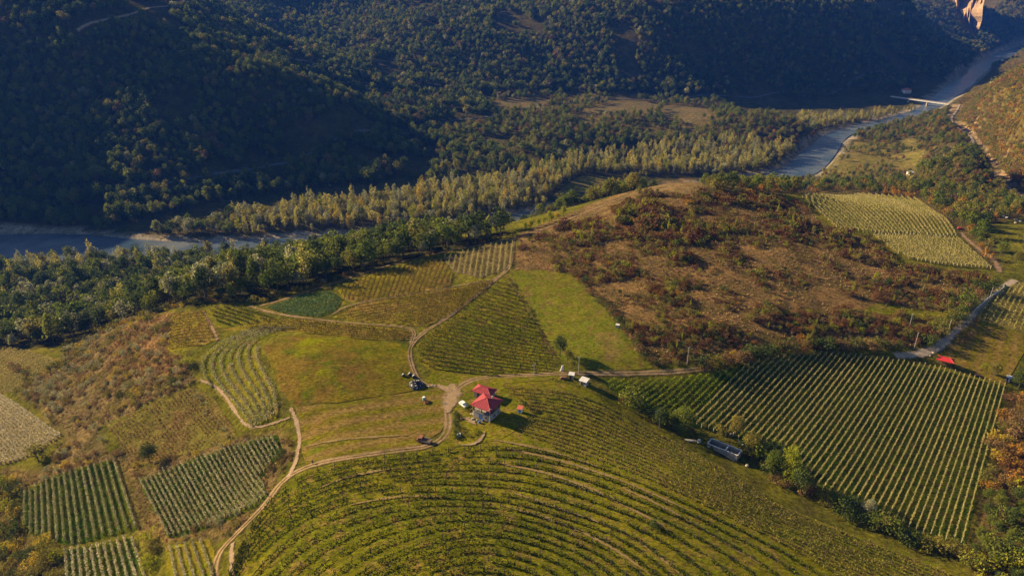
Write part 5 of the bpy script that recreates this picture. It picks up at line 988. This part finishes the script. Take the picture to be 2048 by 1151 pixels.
MB().box((-.9, -.9, 1.05), (2.8, .06, .5)).box((-.9, .9, 1.05), (2.8, .06, .5)).box((-2.4, 0, 1.05), (.06, 1.8, .5)).build('side_board', 'grey_wood', e)
vehicle('parked_car', 927, 811, R(-50), 'white_paint', 'small white car parked left of the farmhouse', 'car', 3.7, 1.6, 1.45); vehicle('parked_car', 1921, 459, R(-20), 'red_car', 'dark red car on the earth track beside the upper vineyard', 'car', 4.0, 1.7, 1.45)
# standing person by the lower track
p = at1(626, 928); me = bpy.data.meshes.new('person'); J = [(0,0,.95),(0,.01,1.2),(0,0,1.42),(0,-.01,1.55),(0,-.02,1.68),(.18,0,1.4),(.25,.02,1.12),(.24,-.08,.88),(-.18,0,1.4),(-.25,.02,1.12),(-.24,-.08,.88),(.1,0,.9),(.11,-.02,.5),(.12,.03,.06),(.13,-.14,.03),(-.1,0,.9),(-.11,-.02,.5),(-.12,.03,.06),(-.13,-.14,.03)]
E_ = [(0,1),(1,2),(2,3),(3,4),(2,5),(5,6),(6,7),(2,8),(8,9),(9,10),(0,11),(11,12),(12,13),(13,14),(0,15),(15,16),(16,17),(17,18)]; me.from_pydata(J, E_, []); me.update()
o = link('person', me); sk = o.modifiers.new('skin', 'SKIN'); o.modifiers.new('sub', 'SUBSURF').render_levels = 1
RD = [.16,.15,.16,.065,.11,.075,.055,.045,.075,.055,.045,.1,.07,.05,.045,.1,.07,.05,.045]
for q, r_ in zip(me.skin_vertices[0].data, RD): q.radius = (r_, r_ * .85)
me.skin_vertices[0].data[0].use_root = True; me.materials.append(MATS['cloth_navy']); o.location = p; o.rotation_euler = (0, 0, .6); tag(o, 'standing person in dark blue clothes beside the lower track', 'person')
# cart and blue shed in the hay field corner
p = at1(1955, 752); e = empty('timber_cart', p, R(-18), 'low brown timber cart with benches beside the hay field trees', 'cart'); MB().box((0, 0, .6), (2.4, 1.1, .1)).build('deck', 'brown_timber', e)
for sg in (-1, 1): MB().box((0, sg * .55, .85), (2.4, .07, .4)).build('side_board', 'brown_timber', e)
for sx in (-.8, .8):
    for sg in (-1, 1): MB().tube((sx, sg * .5, .3), (sx, sg * .66, .3), .32, .32, 10).build('wheel', 'tyre', e)
MB().tube((1.2, 0, .55), (2.4, 0, .25), .05, .05, 6).build('drawbar', 'rust', e)
p = at1(2016, 762); e = empty('blue_shed', p, R(-30), 'small dark blue shed at the end of the hay field', 'shed'); MB().box((0, 0, 1.0), (1.5, 1.4, 2.2)).build('wall', 'cloth_navy', e); MB().box((0, 0, 2.2), (1.9, 1.8, .1), 0, 1, R(8)).build('roof', 'grey_sheet', e); MB().box((.1, -.73, .9), (.6, .06, 1.7)).build('door', 'grey_sheet', e)
# rocks
def rock(u, v, s, mat, label, group, name='boulder'):
    p = at1(u, v); rg = np.random.default_rng(int(u * 7 + v)); V = []; Fc = []; k = 8
    prof = [(.55, -.2), (.95, .15), (.9, .55), (.5, .9)]
    for j, (r_, z_) in enumerate(prof):
        for i in range(k): a = 6.283 * i / k; q = r_ * rg.uniform(.75, 1.2); V.append((q * math.cos(a) * s, q * math.sin(a) * s * .8, z_ * s * rg.uniform(.8, 1.1)))
    for j in range(3):
        for i in range(k): Fc.append((j * k + i, j * k + (i + 1) % k, (j + 1) * k + (i + 1) % k, (j + 1) * k + i))
    Fc += [tuple(range(3 * k, 4 * k)), tuple(range(k - 1, -1, -1))]; o = MB().add(V, Fc).build(name, mat); o.location = p; o.rotation_euler = (0, 0, rg.uniform(0, 6)); return tag(o, label, 'rock', group)
for i, (u, v, s) in enumerate([(1866,706,.7),(1875,700,.9),(1884,694,.8),(1893,688,.6),(1903,676,.6),(1860,712,.5),(1912,663,.5)]): rock(u, v, s, 'stone', 'pale boulder on the verge of the gravel lane, %s up from the pavilion' % nth(i + 1), 'boulders by the gravel lane')
for i, (u, v, s) in enumerate([(1978,418,1.6),(1984,421,1.8),(1991,425,1.6),(1998,429,1.5),(2006,433,1.4),(2013,436,1.1),(2032,441,1.5),(2040,443,1.4),(2030,446,1.2)]): rock(u, v, s, 'white_paint' if i < 6 else 'stone', 'white boulder of the bank below the dark cypress like tree, %s along' % nth(i + 1), 'spoil bank boulders')
for i, (u, v, s) in enumerate([(1462,868,.7),(1485,890,.6),(1494,931,.8),(1478,882,.5)]): rock(u, v, s, 'stone', 'stone among the trees around the block building, %s down' % nth(i + 1), 'stones near the block building')
for i, (u, v, s) in enumerate([(948,820,.55),(952,826,.65),(950,832,.6),(946,838,.7),(954,840,.5),(942,828,.5),(956,834,.45),(948,844,.6),(938,836,.5)]): rock(u, v, s, 'stone', 'rubble stone heaped at the farmhouse left corner, %s in the heap' % nth(i + 1), 'rubble at the farmhouse')
for i, (u, v, s) in enumerate([(864,771,.6),(870,772,.5),(858,773,.5),(878,770,.4)]): rock(u, v, s, 'stone', 'pale stone right of the silage heap, %s along' % nth(i + 1), 'stones by the silage heap')
# pit beside the house: raw soil banks and bushes
ribbon('bare_bank', at([(922,890),(940,891),(955,886),(966,874),(970,862)])[:, :2], 2.2, 'pale_dirt', .42)
ribbon('bare_bank', at([(920,838),(932,836),(940,842),(952,850)])[:, :2], 3.5, 'pale_dirt', .42)
hedge([(914,828),(912,845),(913,862),(914,880)], 1.4, [('shrub', 'leaf_dark', .75, 2), ('shrub', 'leaf_brown', .6, 1)], 'pit_bush', 'along the edge of the pit below the farmhouse', 'pit bushes', .5)
hedge([(925,858),(932,872),(945,872),(958,866)], 1.8, [('shrub', 'leaf_dark', .6, 2), ('shrub', 'leaf_olive', .55, 1)], 'pit_bush', 'inside the pit below the farmhouse', 'pit bushes', .5)
# utility poles
def pole(u, v, hh, label):
    p = at1(u, v); e = empty('utility_pole', p, R(40), label, 'pole', 'utility poles'); MB().tube((0, 0, -.3), (0, 0, hh), .15, .1, 8).build('shaft', 'grey_wood', e); MB().box((0, 0, hh - .5), (1.5, .1, .12)).build('crossarm', 'grey_wood', e)
    for x_ in (-.65, 0, .65): MB().lathe((x_, 0, hh - .44), [(.04, 0), (.07, .08), (.03, .16)], 6).build('insulator', 'white_paint', e)
for u, v, hh, lab in [(1157,748,8,'wooden pole behind the huts by the lane'), (1374,728,8,'wooden pole at the foot of the brown hill'), (1893,672,8,'pale pole on the gravel lane halfway up'), (1828,697,8,'pole at the lower end of the gravel lane hedge'), (1978,600,7,'pole beside the gravel lane wall'), (1276,198,11,'distant pole on the far terrace fields'), (1818,655,7,'thin pole in the scrub above the hedge'), (1068,750,5,'short pole beside the lane right of the farmhouse'), (980,846,6,'thin pole in front of the farmhouse')]: pole(u, v, hh, lab)
# low wall of the lane
P = resample(at([(1945,628),(1960,612),(1980,596),(2000,583),(2012,572)])[:, :2], 2.0); wm = MB()
o0 = np.array([*P[0], float(hgt(*P[0]))])
e = empty('lane_wall', o0, 0, 'long low concrete wall along the gravel lane', 'wall')
for a, b_ in zip(P[:-1], P[1:]):
    c = (a + b_) / 2; MB().box((c[0] - o0[0], c[1] - o0[1], float(hgt(*c)) - o0[2] + .5), (2.08, .3, 1.5), math.atan2(*(b_ - a)[::-1])).build('panel', 'concrete', e)
# bridge, bridge house and cypresses
A = np.array(on_plane(1782, 193, ZR + 8)); B = np.array(on_plane(1935, 213, ZR + 9)); d_ = B - A; Lb = np.linalg.norm(d_); e = empty('road_bridge', (A[0], A[1], ZR + 8), math.atan2(d_[1], d_[0]), 'pale road bridge on piers over the distant river', 'bridge')
MB().box((Lb / 2, 0, 0), (Lb, 7, 1.2)).build('deck', 'concrete', e)
for sg in (-1, 1):
    rm = MB(); rm.box((Lb / 2, sg * 3.4, 1.5), (Lb, .3, .25))
    for k in range(int(Lb // 6)): rm.box((3 + k * 6, sg * 3.4, 1.05), (.35, .3, .95))
    rm.build('parapet', 'stone', e)
for f in (.25, .5, .75): MB().box((Lb * f, 0, -5.4), (2.2, 5.4, 9.8), 0, .8).build('pier', 'stone', e)
p = at1(1812, 186); e = empty('bridge_house', p, R(8), 'white house with red roof near the bridge', 'house'); MB().box((0, 0, 3.2), (15, 10, 7)).build('wall', 'white_paint', e); hip_roof(e, 17, 12, 6.7, 3.2, 5, 'tile_roof', rib=2.0)
for x_ in (-4.5, 0, 4.5): win(e, (x_, -5.05, 4.6), 1.6, 1.6, (0, -1)); win(e, (x_, -5.05, 1.6), 1.6, 1.6, (0, -1))
for i, (u, v, s) in enumerate([(1797,190,.6),(1803,190,.75),(1824,187,.9),(1829,188,1.15),(1820,186,.7)]): big_tree('cypress', 'slim', 'leaf_dark', at1(u, v), s, 'dark slim cypress beside the bridge house, %s from the river upstream' % nth(5 - i), 'cypresses by the bridge house', var=i % 3)
p = at1(1820, 350); e = empty('valley_shed', p, R(20), 'small white shed on the riverside meadow edge', 'shed'); MB().box((0, 0, 1.4), (6, 4, 3.2)).build('wall', 'white_paint', e); MB().box((0, 0, 3.1), (6.8, 4.8, .2), 0, 1, R(9)).build('roof', 'grey_roof', e); MB().box((-1, -2.05, 1.2), (1.2, .1, 2.2)).build('door', 'dark_wood', e)
p = at1(692, 166); e = empty('mountain_hut', p, 0, 'tiny white hut on the far slope clearing', 'hut'); MB().box((0, 0, 2), (9, 6, 4.5)).build('wall', 'white_paint', e); MB().box((0, 0, 4.6), (10, 7, .3), 0, 1, R(8)).build('roof', 'grey_roof', e)
# cliff of bare rock at the head of the valley
V = []; Fc = []; rows_ = [(1908,-60,1990,-60),(1910,-20,1975,-20),(1912,12,1966,12),(1906,38,1964,40),(1914,56,1958,58),(1930,70,1952,74),(1938,80,1948,82)]; nc = 26; rg = np.random.default_rng(12)
for j, (u0, v0, u1, v1) in enumerate(rows_ := [tuple(np.array(a) + (np.array(b_) - np.array(a)) * t) for a, b_ in zip(rows_[:-1], rows_[1:]) for t in np.linspace(0, 1, 4, endpoint=False)] + [rows_[-1]]):
    for i in range(nc):
        t = i / (nc - 1); u = u0 + (u1 - u0) * t; v = v0 + (v1 - v0) * t; q = rays([(u, v)])[0]; yy = 2480 - 130 * t + 70 * (float(fbm(np.array(t * 16.0), np.array(j * .16), 3, 4)) - .5) * 2 - .5 * (575 - v) * .0; V.append(tuple(np.array([0, 0, CAM_H]) + q * (yy / q[1])))
nr = len(rows_)
for j in range(nr - 1):
    for i in range(nc - 1): Fc.append((j * nc + i, (j + 1) * nc + i, (j + 1) * nc + i + 1, j * nc + i + 1))
nb = len(V); V += [(x_ + 20, y_ + 160, z_ - 10) for x_, y_, z_ in V]
Fc += [tuple(nb + k for k in f[::-1]) for f in Fc]
edge = [i for i in range(nc)] + [j * nc + nc - 1 for j in range(1, nr)] + [(nr - 1) * nc + i for i in range(nc - 2, -1, -1)] + [j * nc for j in range(nr - 2, 0, -1)]
Fc += [(edge[i], edge[(i + 1) % len(edge)], nb + edge[(i + 1) % len(edge)], nb + edge[i]) for i in range(len(edge))]
o = MB().add(V, Fc).build('rock_cliff', 'rock_face', None, False); tag(o, 'orange bare rock cliff at the head of the valley', 'cliff')

# ------------------------------------------------------------------ dry grass tufts
def tuft_mesh(leaf, seed):
    rg = np.random.default_rng(seed); V = []; Fc = []
    for i in range(9):
        a = rg.uniform(0, 6.28); r_ = rg.uniform(0, .4); l_ = rg.uniform(.35, .75); w_ = .12; c, s_ = math.cos(a), math.sin(a); bx, by = r_ * c, r_ * s_; n_ = len(V)
        V += [(bx - s_ * w_, by + c * w_, -.05), (bx + s_ * w_, by - c * w_, -.05), (bx + c * l_ * .5, by + s_ * l_ * .5, l_)]; Fc.append((n_, n_ + 1, n_ + 2))
    return mesh('tuft', V, Fc, leaf)
TM = {k: [tuft_mesh(k, i) for i in range(2)] for k in ('dry_stalk', 'grass_tuft', 'leaf_olive', 'leaf_brown')}
def tufts(name, polys, step, table, thr, label):
    rc = []
    for pi, poly in enumerate(polys):
        wp = at(poly); lo, hi = wp.min(0), wp.max(0); x, y, z, u, v, d, vis = candidates(step, lo[0], hi[0], lo[1], min(hi[1], 560), 300 + pi)
        k = inpoly(u, v, poly) & vis & (fbm(x / 9, y / 9, 210, 3) > thr)
        for i in np.nonzero(k)[0]: kd = pick(RNGV, table); rc.append((x[i], y[i], z[i], kd[1] * RNGV.uniform(.6, 1.4), RNGV.uniform(0, 6.28), TM[kd[0]][int(RNGV.integers(2))]))
    stuff_instances(name, rc, label, 'grass'); return len(rc)
print('tufts', tufts('dry_grass', [P_HILL, P_SCRUB, P_LEFT], 1.9, [('dry_stalk', 1.1, 4), ('leaf_brown', 1.1, 2), ('leaf_olive', 1.0, 1.5)], .42, 'tawny dry grass tufts on the brown hill and the dry slope'),
      tufts('meadow_tufts', [FIELDS[23][1], FIELDS[24][1], FIELDS[1][1], FIELDS[32][1], FIELDS[7][1]], 1.9, [('grass_tuft', .6, 4), ('dry_stalk', .5, 1), ('leaf_olive', .6, 2)], .5, 'yellow green grass tufts on the mown mound and terraces'))

# ------------------------------------------------------------------ haze over the valley
m = bpy.data.materials.new('haze_air'); m.use_nodes = True; N = m.node_tree.nodes; N.remove(N['Principled BSDF']); pv_ = N.new('ShaderNodeVolumePrincipled')
pv_.inputs['Color'].default_value = (.05, .21, 1.0, 1); pv_.inputs['Density'].default_value = .000052; pv_.inputs['Anisotropy'].default_value = .1; m.node_tree.links.new(pv_.outputs[0], N['Material Output'].inputs['Volume']); MATS['haze_air'] = m
zt = float(Z.max()) + 30; o = MB().box((650, 1800, (zt - 140) / 2), (4300, 3900, zt + 140)).build('haze', 'haze_air'); tag(o, 'thin blue haze filling the valley air', 'haze', kind='stuff')
